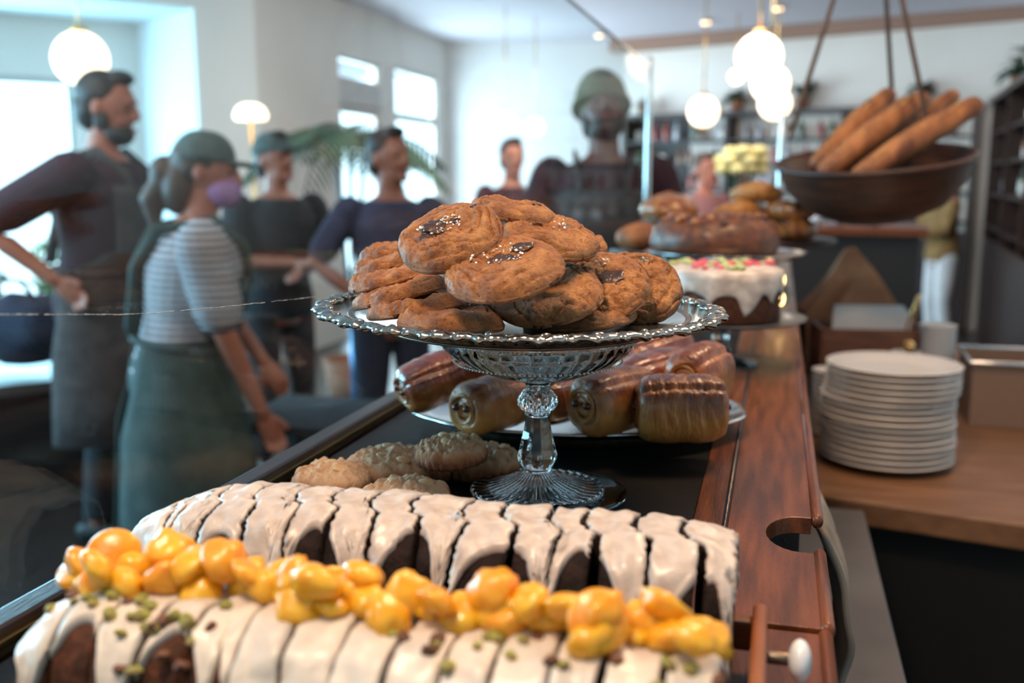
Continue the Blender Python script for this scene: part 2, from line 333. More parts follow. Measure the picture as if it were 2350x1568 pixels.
def window(nm, a, b, u0, u1, z0, z1, mull=(), rails=(), fr=.05, off=.03):
    L_ = math.dist(a, b); d = Vector((b[0] - a[0], b[1] - a[1], 0)) / L_; n = Vector((-d.y, d.x, 0)); A = Vector((a[0], a[1], 0)) + n * off
    T = Matrix(((d.x, n.x, 0, A.x), (d.y, n.y, 0, A.y), (0, 0, 1, 0), (0, 0, 0, 1)))
    bm = BM(); box(bm, u0, u0 + fr, 0, .05, z0, z1, T); box(bm, u1 - fr, u1, 0, .05, z0, z1, T); box(bm, u0 + fr, u1 - fr, 0, .05, z0, z0 + fr, T); box(bm, u0 + fr, u1 - fr, 0, .05, z1 - fr, z1, T)
    for m_ in mull: box(bm, m_ - .025, m_ + .025, 0, .05, z0 + fr, z1 - fr, T)
    for r_ in rails: box(bm, u0 + fr, u1 - fr, 0, .05, r_ - .04, r_ + .04, T)
    f = struct(nm, bm, 'frame'); bm = BM(); box(bm, u0 + fr, u1 - fr, .02, .028, z0 + fr, z1 - fr, T)
    g = obj('pane', bm, 'pane_clear', f, False); return f
window('window_1', a, b, .05, wr, .45, 2.22, (wr - 1.25,), ())
# left wall, running along the counter's direction
PC = (-3.8, 11.35)
def uL(px):      # distance along the left wall seen at image x
    r = FW + RT * ((px - 1175) / FPX); t = (-3.8) / r.x; return r.y * t - 6.9
def zL(px, py):
    r = FW + RT * ((px - 1175) / FPX) + UP * (-(py - 784) / FPX); return CAM_Z + r.z * (-3.8 / r.x)
w2 = (uL(795), uL(886)); w3 = (uL(918), uL(1012))
bm = BM(); opening_wall(bm, PB, PC, [(w2[0], w2[1], .05, zL(840, 138)), (w3[0], w3[1], .35, zL(965, 165))])
struct('wall_left', bm, 'wall')
zt = zL(840, 138); window('window_2', PB, PC, w2[0], w2[1], zL(840, 195), zt, fr=.04)
bm = BM(); box(bm, -3.87, -3.8, 6.9 + w2[0], 6.9 + w2[1], zL(840, 245), zL(840, 195)); struct('trim_1', bm, 'frame')
f = window('door_1', PB, PC, w2[0], w2[1], .02, zL(840, 245), (), (1.0,), fr=.08)
bm = BM(); tube(bm, [(-3.74, 6.9 + w2[0] + .1, 1.0), (-3.74, 6.9 + w2[0] + .1, 1.25)], .012); obj('door_handle', bm, 'brass', f)
window('window_3', PB, PC, w3[0], w3[1], .35, zL(965, 165), (), (zL(965, 275),), fr=.05)
# far wall and the wall behind the bar
PD = at(1430, 400, 11.65); PD = (PD.x, PD.y); PF = at(2260, 400, 9.55); PF = (PF.x, PF.y)
bm = BM(); wallseg(bm, PC, PD); struct('wall_back', bm, 'wall_b')
bm = BM(); wallseg(bm, PD, (PF[0] + .6, PF[1] - .4)); struct('wall_bar', bm, 'wall')
bm = BM(); wallseg(bm, (PF[0] + .5, PF[1] + .2), (2.2, -4), side=1); struct('wall_right', bm, 'wall')
bm = BM(); wallseg(bm, (2.4, -3.9), (-5.2, -3.9), side=-1); struct('wall_front', bm, 'wall')
bm = BM(); PX = PA - DW * .8
opening_wall(bm, (-5.6, -4.0), (PX.x, PX.y), [(3.6, 6.8, .8, 2.8)]); struct('wall_street', bm, 'wall')
window('window_4', (-5.6, -4.0), (PX.x, PX.y), 3.6, 6.8, .8, 2.8, (5.2,))
# cornice where the ceiling meets the bar wall
d = (Vector((PF[0], PF[1], 0)) - Vector((PD[0], PD[1], 0))).normalized(); n = Vector((d.y, -d.x, 0))
T = Matrix(((d.x, n.x, 0, PD[0]), (d.y, n.y, 0, PD[1]), (0, 0, 1, 0), (0, 0, 0, 1)))
bm = BM(); box(bm, -.1, 5.0, 0, .22, CH - .13, CH - .002, T); struct('trim_2', bm, pm('cornice_paint', (.3, .17, .12), rough=.6))
# ================================================================ display counter
k = thing('display_counter', 'dark wood pastry display counter with a red-brown plank along its serving side', 'counter', (-.19, 1.6, 0))
def K(name, bm, mat, smooth=False, b=0):
    o = obj(name, bm, mat, None, smooth); o.parent = k; o.matrix_parent_inverse = Matrix.Translation((.19, -1.6, 0))
    if b: bev(o, b)
    return o
Y0, Y1 = .05, 3.35
bm = BM(); box(bm, -.43, -.415, Y0, Y1, .1, CT - .03); box(bm, .0, .03, Y0, .6, .1, CT - .03); box(bm, .0, .03, .88, Y1, .1, CT - .03)
box(bm, -.41, 0, Y1 - .02, Y1, .1, CT - .03); box(bm, -.41, -.01, Y0, Y1, .09, .12); K('cabinet', bm, 'wood_dark')
bm = BM(); box(bm, -.412, -.056, Y0, Y1, CT - .02, CT); K('slab_top', bm, 'slate')
bm = BM(); box(bm, -.0555, -.0325, Y0, Y1, CT - .022, CT + .001); K('inner_rail', bm, 'wood', b=.001)
bm = BM(); tube(bm, [(-.0305, Y0, CT + .0005), (-.0305, Y1, CT + .0005)], .0022, 8, False); K('groove_bead', bm, 'wood_dark', True)
# plank with a D-shaped notch
pts = [(-.0285, .595), (.036, .595), (.036, .722)]
for i in range(13):
    pts.append((.027 - .026 * math.sin(PI * i / 12), .761 - .039 * math.cos(PI * i / 12)))
pts += [(.036, .80), (.036, Y1), (-.0285, Y1)]
def prism(bm, P2, z0, z1):
    lo = [bm.verts.new((x, y, z0)) for x, y in P2]; hi = [bm.verts.new((x, y, z1)) for x, y in P2]
    bridge(bm, lo, hi); bm.faces.new(lo[::-1]); bm.faces.new(hi)
bm = BM(); prism(bm, pts, CT - .014, CT); K('plank', bm, 'wood', b=.0008)
bm = BM(); box(bm, -.0285, .036, Y0, .592, CT - .016, CT - .002); K('plank', bm, 'wood', b=.001)
for (y0, y1, xx, z) in ((.802, Y1, .0405, CT), (.598, .722, .0395, CT + .0005), (Y0, .592, .038, CT - .002)):
    bm = BM(); tube(bm, [(xx, y0, z - .003), (xx, (y0 + y1) / 2, z - .003), (xx, y1, z - .003)], .0048, 14, True, 1.3); K('edge_bead', bm, 'wood', True)
bm = BM(); box(bm, -.452, -.428, Y0, Y1, CT - .03, CT + .010); K('outer_rail', bm, 'wood_dark', b=.004)
bm = BM(); box(bm, -.4275, -.424, Y0, Y1, CT, CT + .004); K('rail_strip', bm, 'brass')
bm = BM(); box(bm, .0501, .163, .1, 1.74, WT - .03, WT); o = obj('steel_ledge', bm, 'steel', None, False); bev(o, .003); setp(o, 'grey steel ledge running below the serving side of the counter', 'ledge')
bm = BM(); box(bm, .045, .163, .1, 1.74, .02, WT - .031); o = obj('ledge_base', bm, 'black', None, False); setp(o, 'black cupboard front carrying the grey steel ledge', 'cupboard')
# glass guard
gl = thing('glass_guard', 'tall upright glass guard pane along the customer side of the counter', 'glass screen', (-.42, 1.7, CT))
GP = Matrix.Translation((.42, -1.7, -CT))
def G(name, bm, mat, par=gl, smooth=False):
    o = obj(name, bm, mat, None, smooth); o.parent = par; o.matrix_parent_inverse = GP; return o
bm = BM(); box(bm, -.4225, -.4165, .1, 3.30, CT + .0005, 1.815); G('pane', bm, 'pane')
bm = BM(); box(bm, -.4232, -.4158, .1, 3.30, 1.8152, 1.8185); G('top_edge', bm, pm('pane_top_edge', (.35, .4, .42), rough=.2, coat=1))
bm = BM(); tube(bm, [(-.4195, 3.312, CT), (-.4195, 3.312, 1.84)], .011, 14); G('post', bm, 'silver_plate', smooth=True)
bm = BM(); last = None; pts = []
for i in range(60):
    p = on(-40 + i * 13, 722 - (0 if i < 25 else (i - 25) * .95) + nz(i * .7) * 1.5, CT + .1)
    r = FW + RT * ((-40 + i * 13 - 1175) / FPX) + UP * (-((722 - (0 if i < 25 else (i - 25) ** 1.25 * .5) + nz(i * .7) * 1.5) - 784) / FPX)
    pts.append(Vector((0, 0, CAM_Z)) + r * (-.4155 / r.x))
for p, q in zip(pts, pts[1:]):
    if rnd.random() < .9:
        rr = rnd.uniform(.00012, .0004); tube(bm, [p, p.lerp(q, .8)], rr, 5)
G('scratch', bm, pm('scratched_glass', (.5, .5, .5), rough=.4), smooth=True)
bm = BM(); tube(bm, [(0, 3.31, CT), (0, 3.31, 1.655)], .010, 14); o = obj('guard_post', bm, 'silver_plate'); setp(o, 'slim shiny metal post rising behind the croissant pile', 'post')
# ================================================================ cookies
def cookie_mesh(seed, r, t):
    bm = BM(); ns, nr = 168, 46; sd = seed * 7.13; rows = []
    def outl(a): return r * (1 + .035 * nz(math.cos(a) * 1.2 + sd, math.sin(a) * 1.2) + .012 * nz(math.cos(a) * 5 + sd, math.sin(a) * 5, 3))
    def top(x, y, rho):
        h = t * ((1 - rho ** 7) ** .5 * .88 + .12 * (1 - rho * rho))
        X, Y = x / r + sd, y / r - sd
        h += .0034 * nz(X * 1.9, Y * 1.9, 1) + .0014 * nz(X * 5, Y * 5, 2) + .0007 * nz(X * 12, Y * 12, 4) + .0004 * nz(X * 30, Y * 30, 4)
        msk = max(0, min(1, (rho - .35) * 4)) * max(0, min(1, (1.02 - rho) * 14)) * max(0, min(1, .3 + 2.6 * nz(X * .9, Y * .9, 9)))
        g = abs(math.sin((rho * 4.3 + 1.9 * nz(X * 1.1, Y * 1.1, 6) + .25 * nz(X * 4, Y * 4, 6)) * PI))
        h += (.0012 - .0036 * (1 - g) ** 2.2) * msk
        h -= .0032 * max(0, 1 - (x * x + y * y) / (r * r * .32)) * (.5 + nz(X * 3, Y * 3, 5))
        h -= .0050 * max(0, nz(X * 17, Y * 17, 14) - .30)
        cr = 1 - min(1, abs(nz(X * 2.6, Y * 2.6, 12)) * 16); h -= .0026 * max(0, cr) * max(0, min(1, nz(X, Y, 3) * 4 + .4))
        return h
    for j in range(1, nr + 1):
        rho = 1 - (1 - j / nr) ** 1.5; row = []
        for i in range(ns):
            a = 2 * PI * i / ns; R = outl(a) * rho; x, y = R * math.cos(a), R * math.sin(a)
            row.append(bm.verts.new((x, y, top(x, y, min(rho, .9995)) * (1 if rho < .97 else 1) + t * .12)))
        rows.append(row)
    for (f, z) in ((1.006, .35), (1.0, .12), (.975, .0), (.92, -.02)):
        rows.append([bm.verts.new((outl(2 * PI * i / ns) * f * math.cos(2 * PI * i / ns), outl(2 * PI * i / ns) * f * math.sin(2 * PI * i / ns), t * (z - .25) + t * .12)) for i in range(ns)])
    c = bm.verts.new((0, 0, top(0, 0, 0) + t * .12))
    for i in range(ns): bm.faces.new((c, rows[0][i], rows[0][(i + 1) % ns]))
    for a, b in zip(rows, rows[1:]): bridge(bm, a, b)
    bm.faces.new(rows[-1])
    for v in bm.verts: v.co.z -= t * .45
    return bm, (lambda x, y: top(x, y, math.hypot(x, y) / r) + t * .12 - t * .45)
def frame_from(n, px_up=None):
    n = n.normalized(); x = RT - n * RT.dot(n); x.normalize(); y = n.cross(x)
    return Matrix((x, y, n)).transposed()
CK = [  # image centre, half length px, tilt of the long axis, width ratio, depth, thickness, chunks [(x,y,size)], salt patches [(x,y,r,n)], label
 ((1031, 540), 124, 17, .55, .735, .0115, [(-.22, .1, .27), (-.38, -.16, .15), (.1, .25, .15), (.52, .5, .08)], [(-.15, .14, .42, 46)], 'salt-flecked cookie with a glossy chocolate chunk, highest on the left of the pile'),
 ((1157, 614), 141, 10, .42, .70, .0115, [(.02, -.02, .24), (.32, .35, .17)], [(-.05, .12, .5, 42)], 'wide salted cookie lying at the front centre of the pile'),
 ((1180, 482), 100, -10, .12, .80, .0108, [(.5, .1, .1)], [], 'cookie seen edge-on at the very top of the pile, behind the others'),
 ((1262, 537), 116, -13, .35, .775, .0108, [(-.3, .3, .22), (.35, .3, .14)], [(-.1, .2, .5, 16)], 'cookie right of the top one with a long curved crack'),
 ((1335, 556), 62, -12, .3, .85, .0108, [], [], 'small sliver of cookie peeking out behind the cracked one'),
 ((1252, 668), 134, 5, .50, .757, .0108, [(-.3, .1, .28), (.45, .5, .1)], [(.35, .6, .15, 8)], 'cookie with a sunken dark chunk, directly beneath the front centre one'),
 ((1372, 655), 120, 10, .64, .79, .0108, [(.28, .0, .3)], [(.15, .45, .16, 10)], 'round cookie right of centre with a large oval chocolate patch'),
 ((1462, 655), 108, -14, .72, .825, .0115, [(.2, .62, .12)], [], 'rightmost cookie, leaning at the right end of the pile'),
 ((1330, 722), 130, 4, .16, .79, .0108, [], [], 'flat shadowed cookie at the bottom right of the pile'),
 ((1036, 733), 124, -2, .08, .735, .0115, [(-.1, .0, .1)], [], 'flat cookie at the bottom front, just above the platter rim'),
 ((950, 701), 110, 9, .085, .765, .0098, [(-.6, .1, .08)], [], 'second cookie up from the bottom in the left fanned stack'),
 ((918, 668), 112, 15, .085, .79, .0098, [(-.2, .1, .1)], [], 'third cookie up in the left fanned stack, curving steeply down'),
 ((893, 635), 98, 15, .085, .82, .0098, [], [], 'thick leftmost cookie in the middle of the left fanned stack'),
 ((893, 602), 84, 14, .085, .85, .0098, [], [], 'second cookie from the top of the left fanned stack'),
 ((898, 574), 78, 12, .085, .88, .0098, [], [], 'topmost cookie of the left fanned stack, half hidden'),
 ((1150, 702), 124, 3, .12, .80, .0108, [], [], 'filler cookie added to darken the gap beneath the front centre one'),  # added filler, keeps the bright platter from showing in the gap
]
for i, (pc, hw, phi, asp, dep, t, chunks, salts, lab) in enumerate(CK):
    r = hw * dep / FPX * 1.0
    p = at(pc[0], pc[1], dep); V = (Vector((0, 0, CAM_Z)) - p).normalized(); ph = R_(phi)
    xr = RT; yu = V.cross(RT).normalized()
    n = V * asp + (yu * math.cos(ph) - xr * math.sin(ph)) * math.sqrt(1 - asp * asp)
    T = frame_from(n)
    q = thing('chocolate_chip_cookie', lab, 'cookie', p, 'salted chocolate chunk cookies piled on the silver platter', T.to_euler())
    cb, hf = cookie_mesh(i + 1, r, t); obj('cookie_body', cb, 'cookie', q)
    for (cx, cy_, cs) in chunks:
        cx, cy_ = cx * r, cy_ * r; s = cs * r * 1.1; bm = BM(); sd = rnd.random() * 50
        ell(bm, (0, 0, 0), (s, s * .75, s * .2), 40, Euler((0, 0, rnd.uniform(0, 3))).to_matrix(), lambda v: 1 + .45 * nz(v.x * 1.9 + sd, v.y * 1.9, v.z * 1.6) + .22 * nz(v.x * 5 + sd, v.y * 5) + .1 * nz(v.x * 11 + sd, v.y * 11))
        o = obj('chocolate_chunk', bm, 'choc', q); o.location = (cx, cy_, hf(cx, cy_) - s * .06)
    if salts:
        bm = BM()
        for (sx, sy, sr, nn) in salts:
            for _ in range(nn):
                a_, rr = rnd.uniform(0, 6.28), sr * math.sqrt(rnd.random()) ** .8; x, y = (sx + rr * math.cos(a_)) * r, (sy + rr * math.sin(a_) * .7) * r
                s = rnd.uniform(.0004, .0010); Tm = Matrix.Translation((x, y, hf(x, y) + s * .6 + .0008)) @ Euler((rnd.uniform(-.7, .7), rnd.uniform(-.7, .7), rnd.uniform(0, 6))).to_matrix().to_4x4()
                box(bm, -s, s, -s * rnd.uniform(.5, 1), s, -s * .3, s * .3, Tm)
        o = obj('salt', bm, 'salt', q, False); o['kind'] = 'stuff'; o['label'] = 'white sea salt flakes'
# ================================================================ silver platter
SX, SY = -.19, .80
PR = .1625; pz = 1.3625; tilt = Euler((0, R_(.9), 0))
pl = thing('silver_platter', 'round silver platter with an ornate scrolled rim and pierced gallery, holding cookies', 'platter', (SX - .0155, SY, pz), None, tilt)
bm = BM()
prof = [(0.001, -.0085), (.105, -.0085), (.118, -.008), (.128, -.006), (.138, -.0045), (PR - .004, -.001), (PR - .004, -.0028), (.138, -.0062), (.118, -.0097), (.105, -.0100), (.001, -.0100)]
lathe(bm, prof, 96); obj('plate', bm, 'silver_plate', pl)
bm = BM(); n_ = 420; rows = []
sc_n = 26
for i in range(n_):
    a = 2 * PI * i / n_; u = (a * sc_n / (2 * PI)) % 1; rr = PR * (1 + .012 * math.cos(a * sc_n)); tw = .0023 + .0013 * abs(math.sin(a * sc_n * 1.5)) + .0007 * math.sin(a * sc_n * 5)
    zc = .0006 * math.sin(a * sc_n * 2); row = []
    for j in range(10):
        b_ = 2 * PI * j / 10; row.append(bm.verts.new(((rr + 1.9 * tw * math.cos(b_)) * math.cos(a), (rr + 1.9 * tw * math.cos(b_)) * math.sin(a), zc + tw * .9 * math.sin(b_))))
    rows.append(row)
for i in range(n_): bridge(bm, rows[i], rows[(i + 1) % n_])
obj('scrolled_rim', bm, 'silver', pl)
bm = BM()
for i in range(sc_n * 3):
    a = 2 * PI * i / (sc_n * 3); rr = PR - (.003 if i % 3 else .0055); s = .0034 if i % 3 == 0 else .0022
    ell(bm, (rr * math.cos(a), rr * math.sin(a), .0014), (s * 1.5, s * .8, s * .62), 10, Matrix.Rotation(a + PI / 2 + (.5 if i % 2 else -.5), 3, 'Z'))
obj('rim_ornament', bm, 'silver', pl)
bm = BM(); na, nh = 288, 6; rings = []
for j in range(nh):
    u = j / (nh - 1); rr = .142 - .030 * u ** .8; z = -.0045 - .0110 * u
    rings.append([bm.verts.new((rr * math.cos(2 * PI * i / na), rr * math.sin(2 * PI * i / na), z)) for i in range(na)])
for j in range(nh - 1):
    for i in range(na):
        hole = (j in (1, 2) and i % 3 == 1) or (j == 3 and i % 6 == 4)
        if not hole: bm.faces.new((rings[j][i], rings[j][(i + 1) % na], rings[j + 1][(i + 1) % na], rings[j + 1][i]))
o = obj('pierced_gallery', bm, 'silver_dark', pl); m_ = o.modifiers.new('s', 'SOLIDIFY'); m_.thickness = .0012
bm = BM(); lathe(bm, [(.078, -.0152), (.1125, -.0152), (.1125, -.0172), (.078, -.0172), ], 96, cap=False); bm.faces.ensure_lookup_table()
obj('gallery_foot', bm, 'silver_dark', pl)
# ================================================================ pressed glass stand
st = thing('glass_cake_stand', 'clear pressed glass pedestal stand with a star-patterned bowl, carrying the silver platter', 'cake stand', (SX, SY, CT + .0045))
def wall_fn(r, z, a, k):
    if 5 <= k <= 14:
        q = (k - 5) / 9 * PI * 3; f = abs(math.sin(a * 20)) * abs(math.cos(q)); g = abs(math.sin(a * 40 + q)); return r * (1 + .022 * f + .010 * g), z
    return r * (1 + .003 * abs(math.sin(a * 26))), z
bm = BM(); bp = [(.012, .0965)] + [(.012 + .070 * math.sin(u * PI / 2) ** 1.15, .0965 + .040 * (1 - math.cos(u * PI / 2)) ** .8) for u in [i / 17 for i in range(1, 18)]] + [(.0825, .1395), (.0795, .1395)]
bp += [(.0115 + .066 * math.sin(u * PI / 2) ** 1.15, 0.1015 + .037 * (1 - math.cos(u * PI / 2)) ** .8) for u in [i / 12 for i in range(12, 0, -1)]]
lathe(bm, bp, 240, fn=wall_fn); obj('bowl', bm, 'glass', st, True)
for row, (zz, rr) in enumerate(((.1335, .0836), (.114, .0705))):
    bm = BM(); n_ = 150 if row == 0 else 110
    for i in range(n_): ell(bm, (rr * math.cos(2 * PI * i / n_), rr * math.sin(2 * PI * i / n_), zz), (.0011,) * 3, 6)
    obj('beaded_band', bm, 'glass', st)
bm = BM()
def oct_fn(r, z, a, k):
    if .026 < z < .068: aa = (a + PI / 8) % (PI / 4) - PI / 8; return r * math.cos(PI / 8) / math.cos(aa), z
    if .071 < z < .087: return r * (1 + .035 * math.sin(a * 16) * math.sin(z * 900)), z
    return r, z
lathe(bm, [(.001, .0175), (.0115, .018), (.0125, .021), (.0135, .0225), (.0165, .027), (.0172, .031), (.015, .040), (.012, .053), (.0098, .066), (.0112, .0675), (.0108, .070), (.0142, .072), (.0164, .0755), (.0168, .0785), (.0160, .0825), (.0132, .0865), (.0106, .0885), (.0102, .0925), (.0118, .0955), (.0135, .0970), (.0165, .0985), (.001, .0990)], 96, fn=oct_fn)
obj('stem', bm, 'glass', st, False)
bm = BM()
def foot_fn(r, z, a, k):
    if 1 <= k <= 6 and r > .012: return r, z - .0016 * abs(math.sin(a * 18)) * (1 if k > 1 else .3)
    return r, z
lathe(bm, [(.001, .0172), (.012, .0168), (.02, .0125), (.030, .0088), (.040, .0062), (.047, .0050), (.051, .0052), (.0555, .0045), (.0575, .002), (.0572, 0), (.054, 0), (.045, .001), (.02, .004), (.001, .005)], 288, fn=foot_fn)
obj('foot', bm, 'glass', st)
bm = BM(); lathe(bm, [(.001, 0.0), (.064, 0), (.066, .001), (.066, .0022), (.064, .0032), (.058, .0028), (.001, .0022)], 96)
o = obj('glass_saucer', bm, 'glass'); o.location = (SX + .010, SY + .006, CT + .0006); setp(o, 'flat clear glass saucer lying under the foot of the cake stand', 'saucer')
# ================================================================ sliced loaves
def profile(hw, h, n=56, e1=.62, e2=.72, splay=.06):
    P = []
    for i in range(400):
        th = PI * i / 399; c, s = math.cos(th), math.sin(th)
        y = -hw * math.copysign(abs(c) ** e1, c); z = h * abs(s) ** e2; y *= 1 - splay + splay * (z / h if z < h * .6 else .6); P.append(Vector((y, z)))
    d = [0]
    for a, b in zip(P, P[1:]): d.append(d[-1] + (b - a).length)
    out = []; j = 0
    for i in range(n + 1):
        t = d[-1] * i / n
        while j < 398 and d[j + 1] < t: j += 1
        u = (t - d[j]) / max(1e-9, d[j + 1] - d[j]); out.append(P[j].lerp(P[j + 1], min(1, u)))
    return out
def loaf(kind, X0, X1, N, Yc, hw, h, front, back, cm, im, seed, group, lab, endl, endr, crest=.006, th=.0028, gap=.0011, wob=.003, rough=.0008):
    n = 56; P = profile(hw, h, n); W = (X1 - X0) / N; slices = []
    NR = []
    for i in range(n + 1):
        t = P[min(i + 1, n)] - P[max(i - 1, 0)]; NR.append(Vector((-t.y, t.x)).normalized())
    def sc_(x):
        a = max(0, 1 - (x - X0) / endl[0]); b = max(0, 1 - (X1 - x) / endr[0]); return 1 - endl[1] * a * a - endr[1] * b * b
    def cut(k, i):
        if k == 0: return X0 + .004 * nz(i * .2, seed)
        if k == N: return X1 + .003 * nz(i * .2, seed)
        s = i / n; return X0 + W * k + rj[k] + wob * nz(s * 3.1, k * 1.7, seed) + crest * (.5 if s > .46 else -.5) * (1 if abs(s - .46) > .03 else (s - .46) / .03)
    rj = [0] + [rnd.uniform(-.0014, .0014) for _ in range(N)]
    def pt(x, i, off):
        s = sc_(x); q = P[i] + NR[i] * (off + .0021 * nz(x * 75, i * .35, seed) + .0025 * nz(x * 17, i * .09, seed + 5) + rough * .35 * nz(x * 130, i * .6, seed)); return Vector((x, Yc + q.x * (1 - (1 - s) * .7), max(0, q.y) * s))
    for k in range(N):
        cx = X0 + W * (k + .5); q = thing(kind, lab(k), 'cake slice', (cx, Yc + rnd.uniform(-.0012, .0012), CT + .0006), group, Euler((0, 0, rnd.uniform(-.02, .02))))
        org = Vector((cx, Yc, 0)); ht = 1 + rnd.uniform(-.018, .018); dz = rnd.uniform(-.0012, .0012)
        bm = BM(); rows = []; m = 6
        g0 = gap * rnd.uniform(.3, 1.3)
        for j in range(m + 1):
            u = j / m; row = []
            for i in range(n + 1):
                a, b = cut(k, i) + g0, cut(k + 1, i) - g0; x = a + (b - a) * u; row.append(bm.verts.new(pt(x, i, -.0004) - org))
            rows.append(row)
        for a, b in zip(rows, rows[1:]): bridge(bm, a, b)
        for row in (rows[0], rows[-1]):
            c = bm.verts.new(sum((v.co for v in row), Vector()) / len(row))
            for i in range(n + 1): bm.faces.new((c, row[i], row[(i + 1) % (n + 1)]))
        obj('cake_crumb', bm, cm, q)
        bm = BM(); m = 12; ns = 64; O, I = [], []
        for j in range(m + 1):
            u = j / m; ro, ri = [], []
            xm = X0 + W * (k + u); f0, b0 = front(xm, k + u), back(xm, k + u)
            for s in range(ns + 1):
                si = f0 + (b0 - f0) * s / ns; ii = max(0, min(n, si * n)); i0 = int(min(n - 1, ii)); fr = ii - i0
                x = (cut(k, i0) * (1 - fr) + cut(k, i0 + 1) * fr) + g0 * .6 + rough * abs(nz(ii * .9, k * 3.1, seed)); x2 = (cut(k + 1, i0) * (1 - fr) + cut(k + 1, i0 + 1) * fr) - g0 * .6 - rough * abs(nz(ii * .8, k * 2.3, seed + 9)); x = x + (x2 - x) * u
                ed = min(s, ns - s) / 3.0; tt = th * min(1, .45 + ed * .55) * (1 + .35 * nz(x * 90, si * 9, seed)) * (1 if 0 < s < ns else 0.15) * (1.25 if ed < 1.3 else 1); tt *= (1 if 0 < j < m else .75)
                a = pt(x, i0, tt); b = pt(x, i0 + 1, tt); c = pt(x, i0, -.0012); d = pt(x, i0 + 1, -.0012)
                ro.append(bm.verts.new(a.lerp(b, fr) - org)); ri.append(bm.verts.new(c.lerp(d, fr) - org))
            O.append(ro); I.append(ri)
        for G_ in (O, I):
            for a, b in zip(G_, G_[1:]): bridge(bm, a, b, False)
        for e in (0, m): bridge(bm, O[e], I[e], False)
        for j in range(m):
            for s in (0, ns): bm.faces.new((O[j][s], O[j + 1][s], I[j + 1][s], I[j][s]))
        obj('icing', bm, im, q); slices.append(q)
    return slices, pt, cut, W
def fr_choc(x, k):
    a = abs(math.sin(PI * (k + .35) / 2.05)) ** .55; return .02 + .36 * a * (.85 + .5 * nz(k * .45, 3)) if k > 1.2 else .06
def bk_choc(x, k): return .93 - .2 * abs(math.sin(PI * (k + .1) / 2)) ** .6
chs, _, _, _ = loaf('chocolate_loaf_slice', -.383, -.012, 14, .538, .052, .0735, fr_choc, bk_choc, 'crumb_choc', 'icing_grey', 3,
    'slices of the iced dark chocolate loaf', lambda k: ('rounded left end slice of the iced dark chocolate loaf' if k == 0 else 'right end slice of the iced dark chocolate loaf' if k == 13 else
    'iced dark chocolate cake slice, %s from the left end of the farther loaf' % ORD[k]), (.085, .27), (.03, .10), crest=-.012, wob=.007, gap=.0030, rough=.0035)
def fr_or(x, k):
    if k < 4.6: a = abs(math.sin(PI * (k - .55) / 2.1)) ** .6; return .0 + .36 * a
    if k < 5.4: return .36 - (k - 4.6) * .35
    return .05 + .04 * math.sin(k * 2.3)
def bk_or(x, k): return .9 - .15 * abs(math.sin(k * 1.4))
ors, opt, ocut, OW = loaf('citrus_loaf_slice', -.340, -.014, 14, .398, .047, .069, fr_or, bk_or, 'crumb_brown', 'icing', 8,
    'slices of the citrus-topped iced loaf', lambda k: ('left end slice of the iced loaf topped with candied citrus' if k == 0 else 'right end slice of the iced loaf topped with candied citrus' if k == 13 else
    'cream-iced brown cake slice under candied citrus, %s from the left end of the nearer loaf' % ORD[k]), (.045, .2), (.03, .08), crest=.0, wob=.002, gap=.0024, th=.0034)
def top_z(x, y):   # height of the citrus loaf's surface
    best = 0
    for i in range(57):
        p = opt(x, i, .003)
        if abs(p.y - y) < .0025: best = max(best, p.z)
    return best + CT
def stick(o, X, Y, Z, q): o.location = (X - q.location.x, Y - q.location.y, Z - q.location.z)
kq = random.Random(21)
for i in range(50):
    X = -.330 + .312 * i / 49 + kq.uniform(-.004, .004); Y = .402 + kq.uniform(-.013, .016); s = kq.uniform(.0092, .0128)
    lift = (0 if i % 3 else .009); k_ = max(0, min(13, int((X + .340) / OW))); q = ors[k_]
    bm = BM(); sd = i * 3.3; fl = kq.uniform(.45, .8)
    ell(bm, (0, 0, 0), (s, s, s * fl), 20, Euler((kq.uniform(-.9, .9), kq.uniform(-.9, .9), 0)).to_matrix(), lambda v: (1 + .28 * nz(v.x * 1.5 + sd, v.y * 1.5, v.z * 1.5) + .06 * nz(v.x * 5 + sd, v.y * 5, v.z * 5)))
    o = obj('candied_kumquat', bm, 'kumquat' if kq.random() < .65 else 'kumquat_dark', q); stick(o, X, Y, top_z(X, Y) + s * fl * .6 + lift, q)
for i in range(3):   # broad candied slices near the ends
    X, Y = [(-.335, .41), (-.318, .412), (-.066, .392)][i]; k_ = max(0, min(13, int((X + .340) / OW))); q = ors[k_]; bm = BM()
    lathe(bm, [(.001, -.003), (.0125, -.003), (.0138, -.001), (.0138, .001), (.0125, .003), (.001, .003)], 28); o = obj('candied_citrus_slice', bm, 'kumquat_dark', q)
    stick(o, X, Y, top_z(X, Y) + .012, q); o.rotation_euler = [(.3, -.2, 0), (.9, .5, .2), (1.0, .1, .3)][i]
for i in range(64):
    X = -.335 + .32 * kq.random(); Y = .392 + kq.uniform(-.024, .02); k_ = max(0, min(13, int((X + .340) / OW))); q = ors[k_]
    if i < 14: X = -.262 + kq.uniform(-.02, .02); Y = .366 + kq.uniform(-.012, .012); k_ = max(0, min(13, int((X + .340) / OW))); q = ors[k_]
    s = kq.uniform(.0022, .0038); bm = BM(); sd = i * 1.7
    ell(bm, (0, 0, 0), (s * 1.4, s, s * .7), 9, Euler((kq.uniform(-1, 1), kq.uniform(-1, 1), kq.uniform(0, 3))).to_matrix(), lambda v: 1 + .35 * nz(v.x * 2 + sd, v.y * 2, v.z * 2))
    o = obj('pistachio', bm, 'pistachio' if i % 4 else 'nut_brown', q, False); stick(o, X, Y, top_z(X, Y) + s * .3, q)
